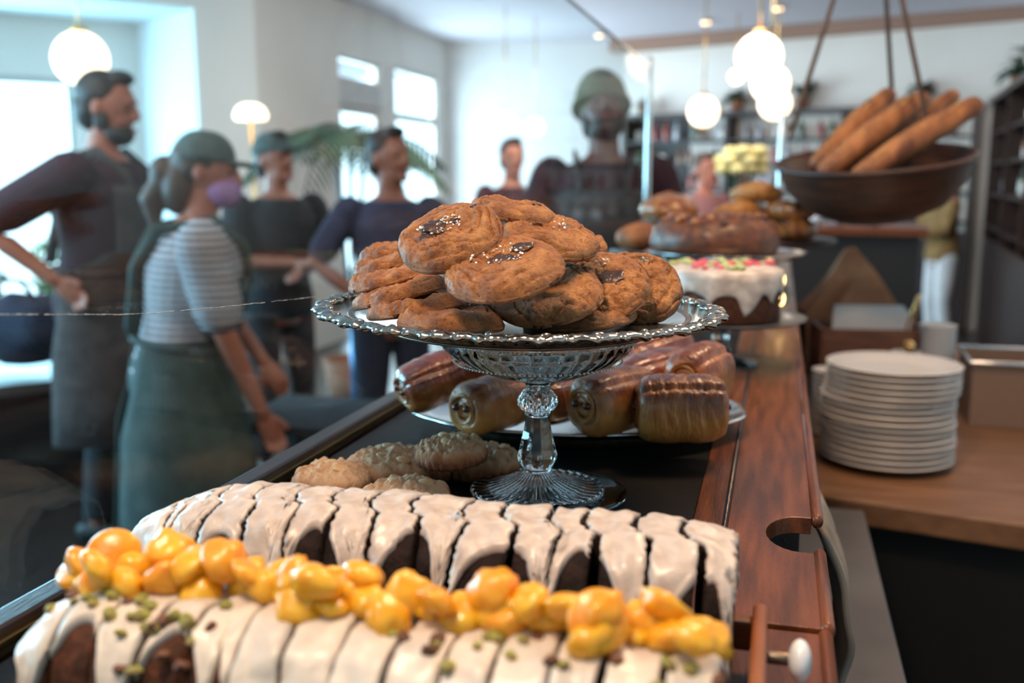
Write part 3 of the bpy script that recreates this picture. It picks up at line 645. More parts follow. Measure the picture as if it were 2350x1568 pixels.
# ================================================================ almond cookies
def almond_cookie(px, py, z, r, t, seed, lab, alm, rot=(0, 0, 0)):
    p = on(px, py, z); q = thing('almond_cookie', lab, 'cookie', p, 'sugared almond cookies on the counter', rot)
    bm = BM(); sd = seed * 5.1; ns = 120; rows = []
    for j in range(1, 32):
        rho = j / 31; rows.append([bm.verts.new(((r * rho * (1 + .05 * nz(math.cos(a) * 2 + sd, math.sin(a) * 2))) * math.cos(a), (r * rho * (1 + .05 * nz(math.cos(a) * 2 + sd, math.sin(a) * 2))) * math.sin(a),
            t * .5 * (1 - rho ** 6) ** .5 + t * .3 * (1 - rho) + .0042 * nz(math.cos(a) * rho * 4 + sd, math.sin(a) * rho * 4) + .0024 * nz(math.cos(a) * rho * 11 + sd, math.sin(a) * rho * 11))) for a in [2 * PI * i / ns for i in range(ns)]])
    for (f, z_) in ((1.02, -.15), (1.0, -.35), (.95, -.5)):
        rows.append([bm.verts.new((r * f * (1 + .05 * nz(math.cos(a) * 2 + sd, math.sin(a) * 2) + .032 * math.sin(a * 28 + 2 * nz(a * 2, sd))) * math.cos(a), r * f * (1 + .05 * nz(math.cos(a) * 2 + sd, math.sin(a) * 2) + .032 * math.sin(a * 28 + 2 * nz(a * 2, sd))) * math.sin(a), t * z_)) for a in [2 * PI * i / ns for i in range(ns)]])
    c = bm.verts.new((0, 0, t * .8))
    for i in range(ns): bm.faces.new((c, rows[0][i], rows[0][(i + 1) % ns]))
    for a, b in zip(rows, rows[1:]): bridge(bm, a, b)
    bm.faces.new(rows[-1]); obj('cookie_body', bm, 'sugar_dough', q)
    for (ax, ay) in alm:
        bm = BM(); ell(bm, (0, 0, 0), (.0072, .0042, .0018), 12, Euler((.3, rnd.uniform(-.3, .3), rnd.uniform(-.8, .8))).to_matrix()); o = obj('almond', bm, 'almond', q)
        o.location = (ax * r, ay * r, t * .62 + .001)
    return q
almond_cookie(900, 1070, CT + .0115, .044, .020, 1, 'sugared almond cookie at the front left with two almonds on its face', [(-.05, -.3), (.45, -.5), (-.2, .4)])
almond_cookie(1036, 1036, CT + .0345, .031, .017, 2, 'sugared almond cookie lying highest, on top of two others beside the glass stem', [(.3, .2), (-.3, .3), (0, -.3)], (.05, -.06, 0))
almond_cookie(975, 1062, CT + .0115, .036, .018, 3, 'almond cookie half hidden behind the two-almond one', [(.3, 0)])
almond_cookie(1105, 1060, CT + .0120, .036, .020, 4, 'dark almond cookie supporting the highest one, nearest the glass stem', [(0, .3), (.5, .2)])
almond_cookie(765, 1100, CT + .0115, .036, .018, 5, 'leftmost sugared almond cookie, just behind the chocolate loaf', [(-.2, .2), (.3, -.2)])
almond_cookie(930, 1146, CT + .0115, .038, .020, 6, 'sugared almond cookie peeking over the chocolate loaf with almonds on top', [(-.3, .1), (.4, .2)])
# ================================================================ silver tray of chocolate croissants
TC = Vector((-.203, 1.038, CT + .0222))
tr = thing('silver_tray', 'oval silver tray with a wavy rim holding chocolate croissants', 'tray', TC, None, Euler((0, 0, R_(11))))
bm = BM()
def tr_fn(r, z, a, k): w_ = 1 + .02 * abs(math.sin(a * 5)) * (r / .18); return r * w_, z
lathe(bm, [(.001, -.008), (.13, -.008), (.15, -.006), (.172, .001), (.176, .003), (.179, .002), (.179, 0), (.172, -.002), (.15, -.009), (.13, -.011), (.001, -.011)], 120, fn=tr_fn)
for v in bm.verts: v.co.y *= .68
obj('tray_body', bm, 'silver_plate', tr)
bm = BM(); lathe(bm, [(.115, -.0105), (.12, -.0215), (.123, -.0215), (.118, -.0105)], 64, cap=False)
for v in bm.verts: v.co.y *= .68
obj('foot_ring', bm, 'silver_dark', tr)
def croissant_roll(px, py, d, L_, w_, h_, yaw, lab, mat='bake', seed=0, pitch=0, nr=9, roll=0, rip=.03):
    p = at(px, py, d); q = thing('chocolate_croissant', lab, 'pastry', p, 'chocolate croissants on the silver tray', Euler((R_(roll), R_(pitch), R_(yaw))))
    bm = BM(); rows = []; n = 64; m = 60; seed *= 3.7
    for j in range(m + 1):
        u = j / m * 2 - 1; e = .66 + .34 * (1 - abs(u) ** 5) ** .5; row = []
        for i in range(n):
            a = 2 * PI * i / n; c, s_ = math.cos(a), math.sin(a)
            y = w_ * math.copysign(abs(c) ** .85, c); z = h_ * math.copysign(abs(s_) ** .85, s_)
            ph = (u + 1) * nr * .5 + .5 * nz(c * 1.5, s_ * 1.5, seed) + .3 * nz(u * 3, seed)
            st_ = (ph % 1) ** .6
            lay = 1 + rip * (st_ - .5) * (1 if s_ > -.3 else .3) + .07 * nz(u * 1.8 + seed, c * 1.2, s_ * 1.2) + .02 * nz(u * 7 + seed, c * 6, s_ * 6)
            fold = 1 - .12 * math.exp(-((a - 2.3) / .12) ** 2)
            row.append(bm.verts.new((u * L_ * (1 + .06 * nz(c, s_, seed + 2)), y * e * lay * fold, z * e * lay * fold)))
        rows.append(row)
    for a, b in zip(rows, rows[1:]): bridge(bm, a, b)
    for row in (rows[0], rows[-1]):
        sx = -1 if row is rows[0] else 1; ctr = sum((v.co for v in row), Vector()) / n; prev = row
        for k_ in range(1, 9):
            f = 1 - k_ / 9; off = .0022 * math.sin(k_ * 2.3) - .0010 * k_ * 0
            cur = [bm.verts.new(ctr + (v.co - ctr) * f + Vector((sx * (off + .0016 * math.sin(i * 2 * PI / n + k_ * 1.2)), 0, 0))) for i, v in enumerate(row)]; bridge(bm, prev, cur); prev = cur
        bm.faces.new(prev)
    obj('pastry_body', bm, mat, q)
    for sx in (-1, 1):       # the rolled end and its chocolate batons
        bm = BM(); pts = []
        for i in range(40):
            t = i / 39; a = .4 + t * 2.6 * PI; rr = .84 - .56 * t; pts.append((sx * (L_ * .995), w_ * .72 * rr * math.cos(a), h_ * .72 * rr * math.sin(a)))
        tube(bm, pts, [.0017 + .0006 * math.sin(i * .37) for i in range(40)], 8); obj('rolled_end', bm, 'pastry_pale', q)
        for yy in (-.22, .3):
            bm = BM(); tube(bm, [(sx * L_ * .8, w_ * yy, h_ * .1), (sx * (L_ + .002), w_ * yy, h_ * .1)], .0038, 10); obj('chocolate_baton', bm, 'choc', q)
    return q
croissant_roll(1015, 866, 1.045, .046, .029, .026, 44, 'dark glossy chocolate croissant at the left end of the silver tray', 'bake_dark', 1, -14, 3, 10)
croissant_roll(1130, 925, .985, .043, .026, .027, 66, 'pale-ended chocolate croissant second from the left on the tray, left of the glass stem', 'bake', 2, 0, 5)
croissant_roll(1298, 908, 1.03, .044, .027, .027, 58, 'chocolate croissant half hidden behind the glass stem', 'bake_dark', 3, 0, 5)
croissant_roll(1412, 920, .975, .046, .028, .031, 58, 'chocolate croissant right of the glass stem with its pale end forward', 'bake', 4, 0, 5)
croissant_roll(1500, 862, 1.085, .044, .028, .026, 50, 'golden chocolate croissant in the middle row of the tray, seen end-on', 'bake_dark', 5, -6, 5)
croissant_roll(1498, 812, 1.165, .046, .030, .027, 48, 'dark-topped chocolate croissant highest at the back of the tray', 'bake_dark', 6, -8, 5)
croissant_roll(1562, 938, .945, .041, .029, .032, 14, 'large striped chocolate croissant at the right front of the tray', 'bake', 7, 0, 7, 0, .06)
croissant_roll(1606, 868, 1.05, .041, .028, .036, 72, 'striped chocolate croissant at the right rear edge of the tray', 'bake', 8, 0, 9, 0, .06)
# ================================================================ pink iced cake on its stand
P1 = at(1655, 725, 1.45); cz = P1.z
c1 = thing('cake_pedestal', 'low dark plate on a clear glass stem holding the pink-topped iced cake', 'cake stand', (P1.x, P1.y, CT))
bm = BM(); lathe(bm, [(.001, cz - CT - .006), (.10, cz - CT - .006), (.120, cz - CT - .001), (.122, cz - CT + .001), (.118, cz - CT + .001), (.098, cz - CT - .003), (.001, cz - CT - .003)], 64); obj('plate', bm, 'grey_stone', c1)
bm = BM(); lathe(bm, [(.055, .0), (.055, .004), (.02, .012), (.012, .03), (.014, cz - CT - .02), (.03, cz - CT - .0065)], 48); obj('stem', bm, 'glass', c1)
q = thing('pink_topped_cake', 'round brown cake with white drip icing, pink petals and pale green nuts', 'cake', (P1.x, P1.y, cz - .0025))
bm = BM(); rr0 = .081
lathe(bm, [(.001, 0), (rr0, 0), (rr0 + .002, .003), (rr0 - .001, .065), (rr0 - .006, .071), (.001, .073)], 96); obj('cake_body', bm, 'crumb_brown', q)
bm = BM(); rows = []; n_ = 144
def dripz(a): return .034 + .026 * (abs(math.sin(a * 5.5)) ** .5) * (.8 + .5 * nz(a * 1.3, 4))- .03 * max(0, nz(a * 2, 9))
prof = [0, .2, .5, .75, .9]
for k_, u in enumerate((.02, .4, .8, .96)): rows.append([bm.verts.new((rr0 * u * math.cos(2 * PI * i / n_), rr0 * u * math.sin(2 * PI * i / n_), .0765 - (.002 if u > .9 else 0))) for i in range(n_)])
for u in (0, .3, .6, .9, 1.0): rows.append([bm.verts.new(((rr0 + .0045 - .002 * (u == 1)) * math.cos(2 * PI * i / n_), (rr0 + .0045 - .002 * (u == 1)) * math.sin(2 * PI * i / n_), .071 + (max(.004, dripz(2 * PI * i / n_) - .012) - .071) * u)) for i in range(n_)])
for a, b in zip(rows, rows[1:]): bridge(bm, a, b)
bm.faces.new(rows[0]); o = obj('icing', bm, 'icing_grey', q); m_ = o.modifiers.new('s', 'SOLIDIFY'); m_.thickness = .002; m_.offset = -1
for i in range(46):
    a, r = rnd.uniform(0, 6.28), rr0 * .95 * math.sqrt(rnd.random()); s = rnd.uniform(.004, .007); bm = BM(); sd = i * 2.1
    ell(bm, (r * math.cos(a), r * math.sin(a), .0765 + s * .3), (s * 1.3, s, s * .6), 9, Matrix.Rotation(a, 3, 'Z'), lambda v: 1 + .4 * nz(v.x * 2 + sd, v.y * 2, v.z * 2))
    obj('petal' if i % 2 else 'pistachio', bm, 'pink' if i % 2 else 'pale_green', q)
# ================================================================ nut ring cake on a silver plate
P2 = at(1665, 578, 1.92)
c2 = thing('silver_pedestal', 'silver cake stand behind the pink-topped cake, holding a dark nut cake', 'cake stand', (P2.x, P2.y, CT)); hz = P2.z - CT
bm = BM(); lathe(bm, [(.001, hz - .006), (.14, hz - .006), (.150, hz), (.152, hz + .002), (.148, hz + .002), (.138, hz - .003), (.001, hz - .003)], 64); obj('plate', bm, 'silver_plate', c2)
bm = BM(); lathe(bm, [(.06, 0), (.06, .004), (.02, .012), (.012, .04), (.015, hz - .02), (.03, hz - .0065)], 48); obj('stem', bm, 'silver_plate', c2)
p = at(1640, 560, 1.92); q = thing('nut_cake', 'dark caramelised nut ring cake on the silver stand', 'cake', (p.x, p.y, hz + CT - .0028))
bm = BM(); lathe(bm, [(.03, 0), (.115, 0), (.122, .02), (.118, .05), (.09, .07), (.055, .068), (.032, .05)], 96, fn=lambda r, z, a, k: (r * (1 + .03 * nz(math.cos(a) * 4, math.sin(a) * 4, z * 40)), z + .006 * nz(math.cos(a) * 6, math.sin(a) * 6, r * 60) if z > .01 else z))
obj('cake_body', bm, 'nutty', q)
for i in range(60):
    a, r = rnd.uniform(0, 6.28), rnd.uniform(.045, .108); s = rnd.uniform(.006, .010); bm = BM()
    z_ = .07 if r < .09 else .07 - (r - .09) * .7
    ell(bm, (r * math.cos(a), r * math.sin(a), z_), (s * 1.4, s * .8, s * .8), 9, Euler((0, rnd.uniform(-.4, .4), a)).to_matrix()); obj('pecan', bm, 'nutty' if i % 3 else 'pastry', q)
# croissants piled behind
def crescent(p, s, yaw, lab, mat='pastry', tiltx=0):
    q = thing('butter_croissant', lab, 'pastry', p, 'butter croissants piled behind the nut cake', Euler((R_(tiltx), 0, R_(yaw)))); bm = BM(); rows = []
    for j in range(41):
        u = j / 40 * 2 - 1; a = u * 1.35; c = Vector((math.sin(a) * .055, .045 - math.cos(a) * .045, -.010 * abs(u))); tr_ = max(.004, .027 * math.cos(u * 1.45) ** .7 * (1 + .09 * abs(math.sin(u * 4.2 * PI))))
        d = Vector((math.cos(a), math.sin(a), 0)); sd = Vector((-d.y, d.x, 0)); rows.append([bm.verts.new((c + sd * tr_ * math.cos(t) + Vector((0, 0, 1)) * tr_ * .85 * math.sin(t)) * s) for t in [2 * PI * i / 20 for i in range(20)]])
    for a, b in zip(rows, rows[1:]): bridge(bm, a, b)
    bm.faces.new(rows[0][::-1]); bm.faces.new(rows[-1]); obj('pastry_body', bm, mat, q); return q
P3 = at(1745, 545, 2.35)
c3 = thing('croissant_stand', 'raised wooden board stand carrying the pile of croissants', 'stand', (P3.x, P3.y, CT)); hz = P3.z - CT
bm = BM(); lathe(bm, [(.001, hz - .012), (.17, hz - .012), (.175, hz - .006), (.17, hz), (.001, hz)], 64); obj('board', bm, 'wood_dark', c3)
bm = BM(); lathe(bm, [(.07, 0), (.07, .006), (.02, .02), (.02, hz - .02), (.05, hz - .0125)], 40); obj('stem', bm, 'wood_dark', c3)
cz3 = P3.z
for i, (dx, dy, dz_, yw, lb) in enumerate([(-.09, -.05, .024, 20, 'front left of the croissant pile'), (.0, -.075, .024, -15, 'at the front centre of the croissant pile'), (.09, -.03, .024, 50, 'at the right end of the croissant pile'),
     (-.1, .05, .024, 100, 'at the rear left of the croissant pile'), (.02, .05, .024, 170, 'at the rear of the croissant pile'), (-.045, -.01, .066, 35, 'on the second layer of the croissant pile, left'),
     (.05, -.02, .066, -30, 'on the second layer of the croissant pile, right'), (-.01, .0, .108, 10, 'topmost on the croissant pile')]):
    crescent(Vector((P3.x + dx, P3.y + dy, cz3 + dz_)), 1.02, yw, 'golden brown croissant ' + lb, ['pastry', 'pastry_pale'][i % 2])
# round loaves left of the nut cake
for i, (px, py, d_, r_, lb) in enumerate([(1535, 482, 2.35, .07, 'large round brown bun behind the left side of the nut cake'), (1470, 545, 2.2, .055, 'pale bun at the far left behind the rightmost cookies')]):
    p = at(px, py, d_); q = thing('round_bun', lb, 'bread', (p.x, p.y, p.z - r_ * .5)); bm = BM(); ell(bm, (0, 0, r_ * .5), (r_, r_, r_ * .55), 32, None, lambda v: 1 + .05 * nz(v.x * 2, v.y * 2, v.z * 2)); obj('bun_body', bm, 'pastry' if i == 0 else 'bread', q)
    bm = BM(); tube(bm, [(-r_ * .5, -r_ * .3, r_ * .93), (0, 0, r_ * 1.05), (r_ * .5, r_ * .3, r_ * .93)], [.003, .006, .003]); obj('score_line', bm, 'bread', q)
    s_ = thing('bun_stand', ['tall dark stand under the large round bun', 'tall dark stand under the pale bun'][i], 'stand', (p.x, p.y, CT)); h_ = p.z - r_ * .5 - CT - .001
    bm = BM(); lathe(bm, [(.001, h_ - .008), (r_ + .01, h_ - .008), (r_ + .014, h_), (.001, h_)], 40); obj('plate', bm, 'grey_stone', s_)
    bm = BM(); lathe(bm, [(.04, 0), (.04, .004), (.012, .012), (.012, h_ - .02), (.02, h_ - .0085)], 24); obj('stem', bm, 'grey_stone', s_)
# candles whose light mirrors on the plank
for i, (y_, h_, lb) in enumerate(((1.93, .055, 'nearer low amber glass candle holder on the plank'), (2.05, .10, 'farther tall amber glass candle holder on the plank'))):
    q = thing('candle_holder', lb, 'candle', (.012, y_, CT + .0005)); bm = BM(); lathe(bm, [(.016, 0), (.018, .004), (.021, h_), (.0195, h_), (.016, .006), (.001, .005)], 32); obj('glass_cup', bm, 'pane_clear', q)
    bm = BM(); lathe(bm, [(.001, .0055), (.013, .0055), (.013, h_ * .55), (.001, h_ * .55)], 24); obj('wax', bm, 'linen', q)
    bm = BM(); ell(bm, (0, 0, h_ * .55 + .012), (.006, .006, .012), 12); obj('flame', bm, 'candle', q)
# ================================================================ slab with porcelain knob at lower right
sl = thing('sliding_hatch', 'orange-brown wooden hatch edge with a white porcelain knob at the near right of the counter', 'hatch', (.0, .5, CT))
bm = BM(); box(bm, -.0045, .0035, -.06, .042, .0003, .036); o = obj('hatch_board', bm, 'wood_orange', sl, False); bev(o, .003, 3)
bm = BM(); box(bm, -.016, -.0046, .028, .04, .012, .03); o = obj('peg', bm, 'wood_orange', sl, False); bev(o, .002)
kb = Vector((.0205, .005, .022))
bm = BM(); tube(bm, [(.0036, kb.y, kb.z), (.0165, kb.y, kb.z)], .0035, 14); kn = obj('knob_neck', bm, 'silver_dark', sl)
bm = BM(); ell(bm, kb, (.0062, .0108, .0112), 28); obj('knob', bm, 'porcelain', sl)['label'] = 'white porcelain knob'
# linen hanging between the counter and the ledge
bm = BM(); rows = []
for j in range(25):
    u = j / 24; y = 1.06 - .16 * u; rows.append([])
    for i in range(21):
        v = i / 20; x = .052 + .028 * math.sin(v * PI) + .006 * nz(u * 5, v * 4, 2) * 1; rows[-1].append(bm.verts.new((x + .004 * math.sin(u * 14), y + .01 * nz(v * 3, u * 3), 1.15 - .20 * v + .012 * nz(u * 3, v * 2, 7))))
for a, b in zip(rows, rows[1:]): bridge(bm, a, b, False)
o = obj('linen_towel', bm, 'linen'); m_ = o.modifiers.new('s', 'SOLIDIFY'); m_.thickness = .006; setp(o, 'crumpled cream linen towel hanging beside the notch in the plank', 'towel')
# ================================================================ worktop and what stands on it
wt = thing('worktop', 'thick pale brown wooden worktop behind the counter at right', 'worktop', (1.0, 2.4, 0))
q0 = on(1905, 1140, WT); q1 = on(2350, 1205, WT); dd = (q1 - q0).normalized(); ex = q0 + dd * 1.9; es = q0 - dd * .02
bm = BM(); quad = [es, ex, ex + Vector((.2, 2.2, 0)), Vector((.075, es.y + 1.75, WT))]
quad[0].x = max(quad[0].x, .075); prism(bm, [(v.x, v.y) for v in quad], WT - .045, WT); o = obj('top_board', bm, 'wood_worktop', None, False); o.parent = wt; o.matrix_parent_inverse = Matrix.Translation((-1, -2.4, 0)); bev(o, .004)
bm = BM(); quad2 = [v + Vector((.03, .06, 0)) for v in quad]; prism(bm, [(v.x, v.y) for v in quad2], .0, WT - .046); o = obj('cupboard_body', bm, 'black', None, False); o.parent = wt; o.matrix_parent_inverse = Matrix.Translation((-1, -2.4, 0))
pc = on(2030, 1062, WT)
def plate_mesh(r, h):
    bm = BM(); lathe(bm, [(.001, 0), (r * .58, 0), (r * .60, .0015), (r * .74, h * .22), (r * .99, h * .84), (r * 1.01, h * .92), (r, h), (r * .97, h * 1.02), (r * .72, h * .42), (r * .60, h * .32), (.001, h * .30)], 72); return bm
pcx, pcy = pc.x, pc.y + .0; proto = None; NP = 16; step = .0122
for i in range(NP):
    z = WT + .001 + step * i + (.006 if i >= NP - 5 else 0) * 0
    j = NP - 1 - i; lab = ('topmost white plate of the tall stack on the worktop' if j == 0 else 'bottom white plate of the tall stack on the worktop' if i == 0 else 'white china plate, %s from the top of the tall stack' % ORD[j])
    dx = .004 * nz(i * .5, 2) + (.004 if i >= NP - 5 else -.003 if 6 < i < 12 else 0); dy = .004 * nz(i * .5, 8)
    if proto is None: proto = obj('dinner_plate', plate_mesh(.1265, .021), 'china'); o = proto
    else: o = proto.copy(); C.objects.link(o)
    o.location = (pcx + dx, pcy + dy, z); setp(o, lab, 'plate', 'stacked white plates')
# small saucers between the counter and the plates
sp = on(1862, 1085, WT); proto = None
for i in range(14):
    if proto is None: proto = obj('saucer', plate_mesh(.042, .012), 'china'); o = proto
    else: o = proto.copy(); C.objects.link(o)
    o.location = (.128 + .002 * nz(i), sp.y + .30, WT + .001 + i * .0105)
    setp(o, 'topmost small saucer of the stack squeezed between plank and plates' if i == 13 else 'small white saucer, %s from the top of the stack beside the plank' % ORD[13 - i], 'saucer', 'small saucers stacked beside the plank')
# crate with white paper
cc = at(1992, 790, 2.52); cr = thing('wooden_crate', 'reddish-brown wooden crate behind the plates with white paper inside', 'crate', (cc.x, cc.y, WT + .001), None, Euler((0, 0, R_(8))))
H_ = .195; bm = BM(); box(bm, -.13, .13, -.08, -.07, 0, H_); box(bm, -.13, .13, .07, .08, 0, H_); box(bm, -.13, -.12, -.0699, .0699, 0, H_); box(bm, .12, .13, -.0699, .0699, 0, H_); box(bm, -.119, .119, -.069, .069, 0, .01); o = obj('box_body', bm, 'crate', cr, False); bev(o, .003)
bm = BM(); box(bm, -.12, .12, -.083, -.0805, H_ * .45, H_ * .8); obj('front_slat', bm, 'crate', cr, False)
q = thing('paper_stack', 'white paper sheets standing up out of the wooden crate', 'paper', (cc.x, cc.y + .01, WT + .02), None, Euler((0, 0, R_(8))))
for j in range(5):
    bm = BM(); box(bm, -.095 + j * .003, .095 - j * .002, -.03 + j * .012, -.028 + j * .012, 0, H_ + .012 + .004 * j); obj('sheet', bm, 'paper', q, False)
# kraft bag
kc = at(1955, 700, 2.95); kb_ = thing('paper_bag', 'large brown kraft paper bag with a folded pointed top behind the crate', 'bag', (kc.x, kc.y, WT + .001), None, Euler((0, 0, R_(10))))
bm = BM(); A = [(-.15, -.09, 0), (.15, -.09, 0), (.15, .09, 0), (-.15, .09, 0)]; B_ = [(-.145, -.08, .17), (.15, -.07, .15), (.15, .07, .15), (-.145, .08, .17)]; Cc = [(-.07, -.03, .28), (.05, -.02, .30), (.05, .01, .30), (-.07, .02, .28)]; D_ = [(-.025, -.008, .355), (.0, -.008, .36), (.0, .004, .36), (-.025, .004, .355)]
R4 = [[bm.verts.new(v) for v in q_] for q_ in (A, B_, Cc, D_)]
for a, b in zip(R4, R4[1:]): bridge(bm, a, b)
bm.faces.new(R4[0][::-1]); bm.faces.new(R4[-1]); bmesh.ops.subdivide_edges(bm, edges=bm.edges[:], cuts=5, use_grid_fill=True)
for v in bm.verts: v.co += Vector((nz(v.co.x * 14, v.co.z * 14), nz(v.co.z * 14, v.co.x * 14, 5), 0)) * .008 * (1 if v.co.z > .01 else 0)
obj('bag_body', bm, 'kraft', kb_, False)
bm = BM(); Tm = Matrix.Translation((.005, -.095, .21)) @ Euler((R_(-24), 0, 0)).to_matrix().to_4x4(); v = [bm.verts.new(Tm @ Vector(c)) for c in ((-.13, 0, -.1), (.13, 0, -.1), (0, 0, .09))]; bm.faces.new(v)
o = obj('folded_flap', bm, 'kraft', kb_, False); m_ = o.modifiers.new('s', 'SOLIDIFY'); m_.thickness = .004
# cups, tongs, pan
cp = at(2150, 800, 2.42)
for j in range(9):
    bm = BM(); z = .014 * j; lathe(bm, [(.001, z), (.030, z), (.041, z + .095), (.043, z + .097), (.041, z + .099), (.029, z + .004), (.001, z + .004)], 32)
    o = obj('paper_cup', bm, 'paper', None); o.location = (cp.x, cp.y, WT + .001); setp(o, 'white paper cup, %s from the top of the cup stack beyond the plates' % ORD[8 - j], 'cup', 'stacked paper cups')
tg = at(2085, 735, 2.3); q = thing('brass_tongs', 'brass serving tongs glinting at the right corner of the crate', 'tongs', tg)
bm = BM(); tube(bm, [(-.01, 0, -.06), (.0, 0, 0), (.016, 0, .05)], [.004, .007, .010], 12, True, .4); obj('arm', bm, 'brass', q)
bm = BM(); tube(bm, [(.005, .02, -.06), (.012, .02, 0), (.022, .015, .05)], [.004, .007, .010], 12, True, .4); obj('arm', bm, 'brass', q)
bm = BM(); ell(bm, (.006, .008, -.062), (.014, .02, .014), 16); obj('hinge', bm, 'brass', q)
q = thing('utensil_jar', 'pale stoneware jar holding the brass tongs', 'jar', (tg.x + .0, tg.y + .005, WT + .001)); hj = tg.z - .075 - WT
bm = BM(); lathe(bm, [(.03, 0), (.036, .01), (.036, hj - .01), (.033, hj), (.029, hj), (.03, .012), (.001, .01)], 32); obj('jar_body', bm, 'china', q)
pn = on(2290, 985, WT); q = thing('serving_pan', 'deep tan metal pan with a bright rim at the right edge of the worktop', 'pan', (pn.x + .10, pn.y + .12, WT + .001), None, Euler((0, 0, R_(-2))))
bm = BM(); box(bm, -.155, .155, -.11, -.106, 0, .145); box(bm, -.155, .155, .106, .11, 0, .145); box(bm, -.155, -.151, -.1059, .1059, 0, .145); box(bm, .151, .155, -.1059, .1059, 0, .145); box(bm, -.15, .15, -.105, .105, 0, .004)
obj('pan_body', bm, pm('tan_metal', (.22, .14, .1), rough=.5), q, False)
bm = BM(); tube(bm, [(-.16, -.115, .147), (.16, -.115, .147), (.16, .115, .147), (-.16, .115, .147), (-.16, -.11, .147)], .006, 10, True); obj('rim', bm, 'silver_plate', q)
# ================================================================ hanging basket with baguettes
bc = at(2012, 380, 2.2)
hb = thing('hanging_basket', 'dark turned wooden bowl hung on three ropes, full of baguettes', 'basket', (bc.x, bc.y, bc.z - .105), None, Euler((R_(9), R_(-4), 0)))
bm = BM(); lathe(bm, [(.001, -.012), (.09, -.008), (.15, .02), (.188, .065), (.205, .115), (.208, .12), (.200, .12), (.18, .07), (.145, .03), (.09, .004), (.001, 0)], 72, fn=lambda r, z, a, k: (r * (1 + .008 * nz(math.cos(a) * 2, math.sin(a) * 2, z * 20)), z)); obj('bowl', bm, 'basket', hb)
bm = BM(); pts = [(.206 * math.cos(a), .206 * math.sin(a), .121) for a in [2 * PI * i / 48 for i in range(49)]]; tube(bm, pts, .006, 8, False); obj('rim', bm, 'basket', hb)
def rope(px0, py0, d0, px1, py1, d1, nm='rope'):
    a, b = at(px0, py0, d0), at(px1, py1, d1); u = (b - a) / (b.z - a.z); top = b + u * (CH - .001 - b.z) * .0
    e = a + (b - a) * ((CH - a.z) / (b.z - a.z)); bm = BM(); tube(bm, [a, e], .0055, 8, False); o = obj(nm, bm, 'rope', None); o.parent = hb
    o.matrix_parent_inverse = (Matrix.Translation(hb.location) @ hb.rotation_euler.to_matrix().to_4x4()).inverted(); return o
rope(1818, 300, 2.17, 1925, -40, 2.2); rope(2050, 262, 2.35, 2033, -10, 2.27); rope(2130, 290, 2.12, 2068, -10, 2.14)
for i, (x0, y0, d0, x1, y1, d1, r_, lb) in enumerate([(1880, 375, 2.22, 2035, 222, 2.3, .027, 'leftmost dark baguette leaning in the hanging basket'), (1900, 392, 2.13, 2110, 232, 2.2, .029, 'second baguette from the left in the hanging basket'),
    (1965, 390, 2.22, 2185, 222, 2.30, .022, 'slim pale baguette in the middle of the hanging basket'), (1975, 405, 2.07, 2232, 245, 2.12, .028, 'baguette reaching farthest right from the hanging basket'),
    (1905, 355, 2.3, 2080, 240, 2.36, .026, 'baguette at the back of the hanging basket, mostly covered')]):
    a, b = at(x0, y0, d0), at(x1, y1, d1); q = thing('baguette', lb, 'bread', a, 'baguettes in the hanging basket'); bm = BM(); L_ = b - a
    pts = [L_ * t + Vector((0, 0, .006 * math.sin(t * PI))) for t in [j / 14 for j in range(15)]]; tube(bm, pts, [r_ * (.55 + .45 * math.sin(min(1, (t + .08) * 1.0) * PI * .93) ** .4) for t in [j / 14 for j in range(15)]], 16); obj('crust', bm, 'bread', q)
    for s_ in range(5):
        t = .15 + .17 * s_; bm = BM(); c_ = L_ * t + Vector((0, -r_ * .55, r_ * .8)); tube(bm, [c_ - L_.normalized() * .016, c_ + L_.normalized() * .016 + Vector((0, 0, .0035))], [.003, .0035], 8); obj('score', bm, 'pastry_pale', q)
# ================================================================ lamps
def pendant(px, py, d, r, lab, mat='lamp', cord=True, group='opal globe pendant lamps'):
    p = at(px, py, d); q = thing('globe_pendant', lab, 'lamp', p, group); bm = BM(); ell(bm, (0, 0, 0), (r, r, r), 28); obj('globe', bm, mat, q)
    bm = BM(); lathe(bm, [(r * .3, r * .92), (r * .32, r * 1.12), (r * .1, r * 1.2)], 20); obj('cap', bm, 'brass', q)
    bm = BM(); tube(bm, [(0, 0, r * 1.1), (0, 0, CH - p.z - .001)], .006, 8, False); obj('cord', bm, 'brass', q)
pendant(185, 135, 5.3, .142, 'large glowing globe lamp above the bearded man at left')
pendant(1742, 130, 5.2, .118, 'nearest and largest globe lamp of the row left of the hanging basket')
pendant(1768, 192, 6.3, .118, 'second globe lamp in the row, just below the largest', 'lamp')
pendant(1778, 238, 7.4, .118, 'third globe lamp in the row, lowest of the cluster')
pendant(1614, 256, 8.2, .125, 'globe lamp apart to the left of the row, before the dark shelves')
pendant(1690, 176, 9.5, .07, 'tiny globe lamp left of the row')
pendant(1160, 280, 9.2, .095, 'left one of two added globes standing in for reflections before the bright far wall', 'globe_reflection')  # this globe and the next stand in for lamp reflections in the glass
pendant(1228, 292, 9.8, .085, 'right one of two added globes standing in for reflections before the bright far wall', 'globe_reflection')
p = at(575, 258, 6.6); q = thing('floor_lamp', 'brass floor lamp with a glowing domed shade between the woman and the palm', 'lamp', (p.x, p.y, 0)); bm = BM()
lathe(bm, [(.001, p.z - .055), (.10, p.z - .05), (.112, p.z - .02), (.09, p.z + .03), (.05, p.z + .055), (.001, p.z + .06)], 32); obj('lamp_shade', bm, 'lamp', q)
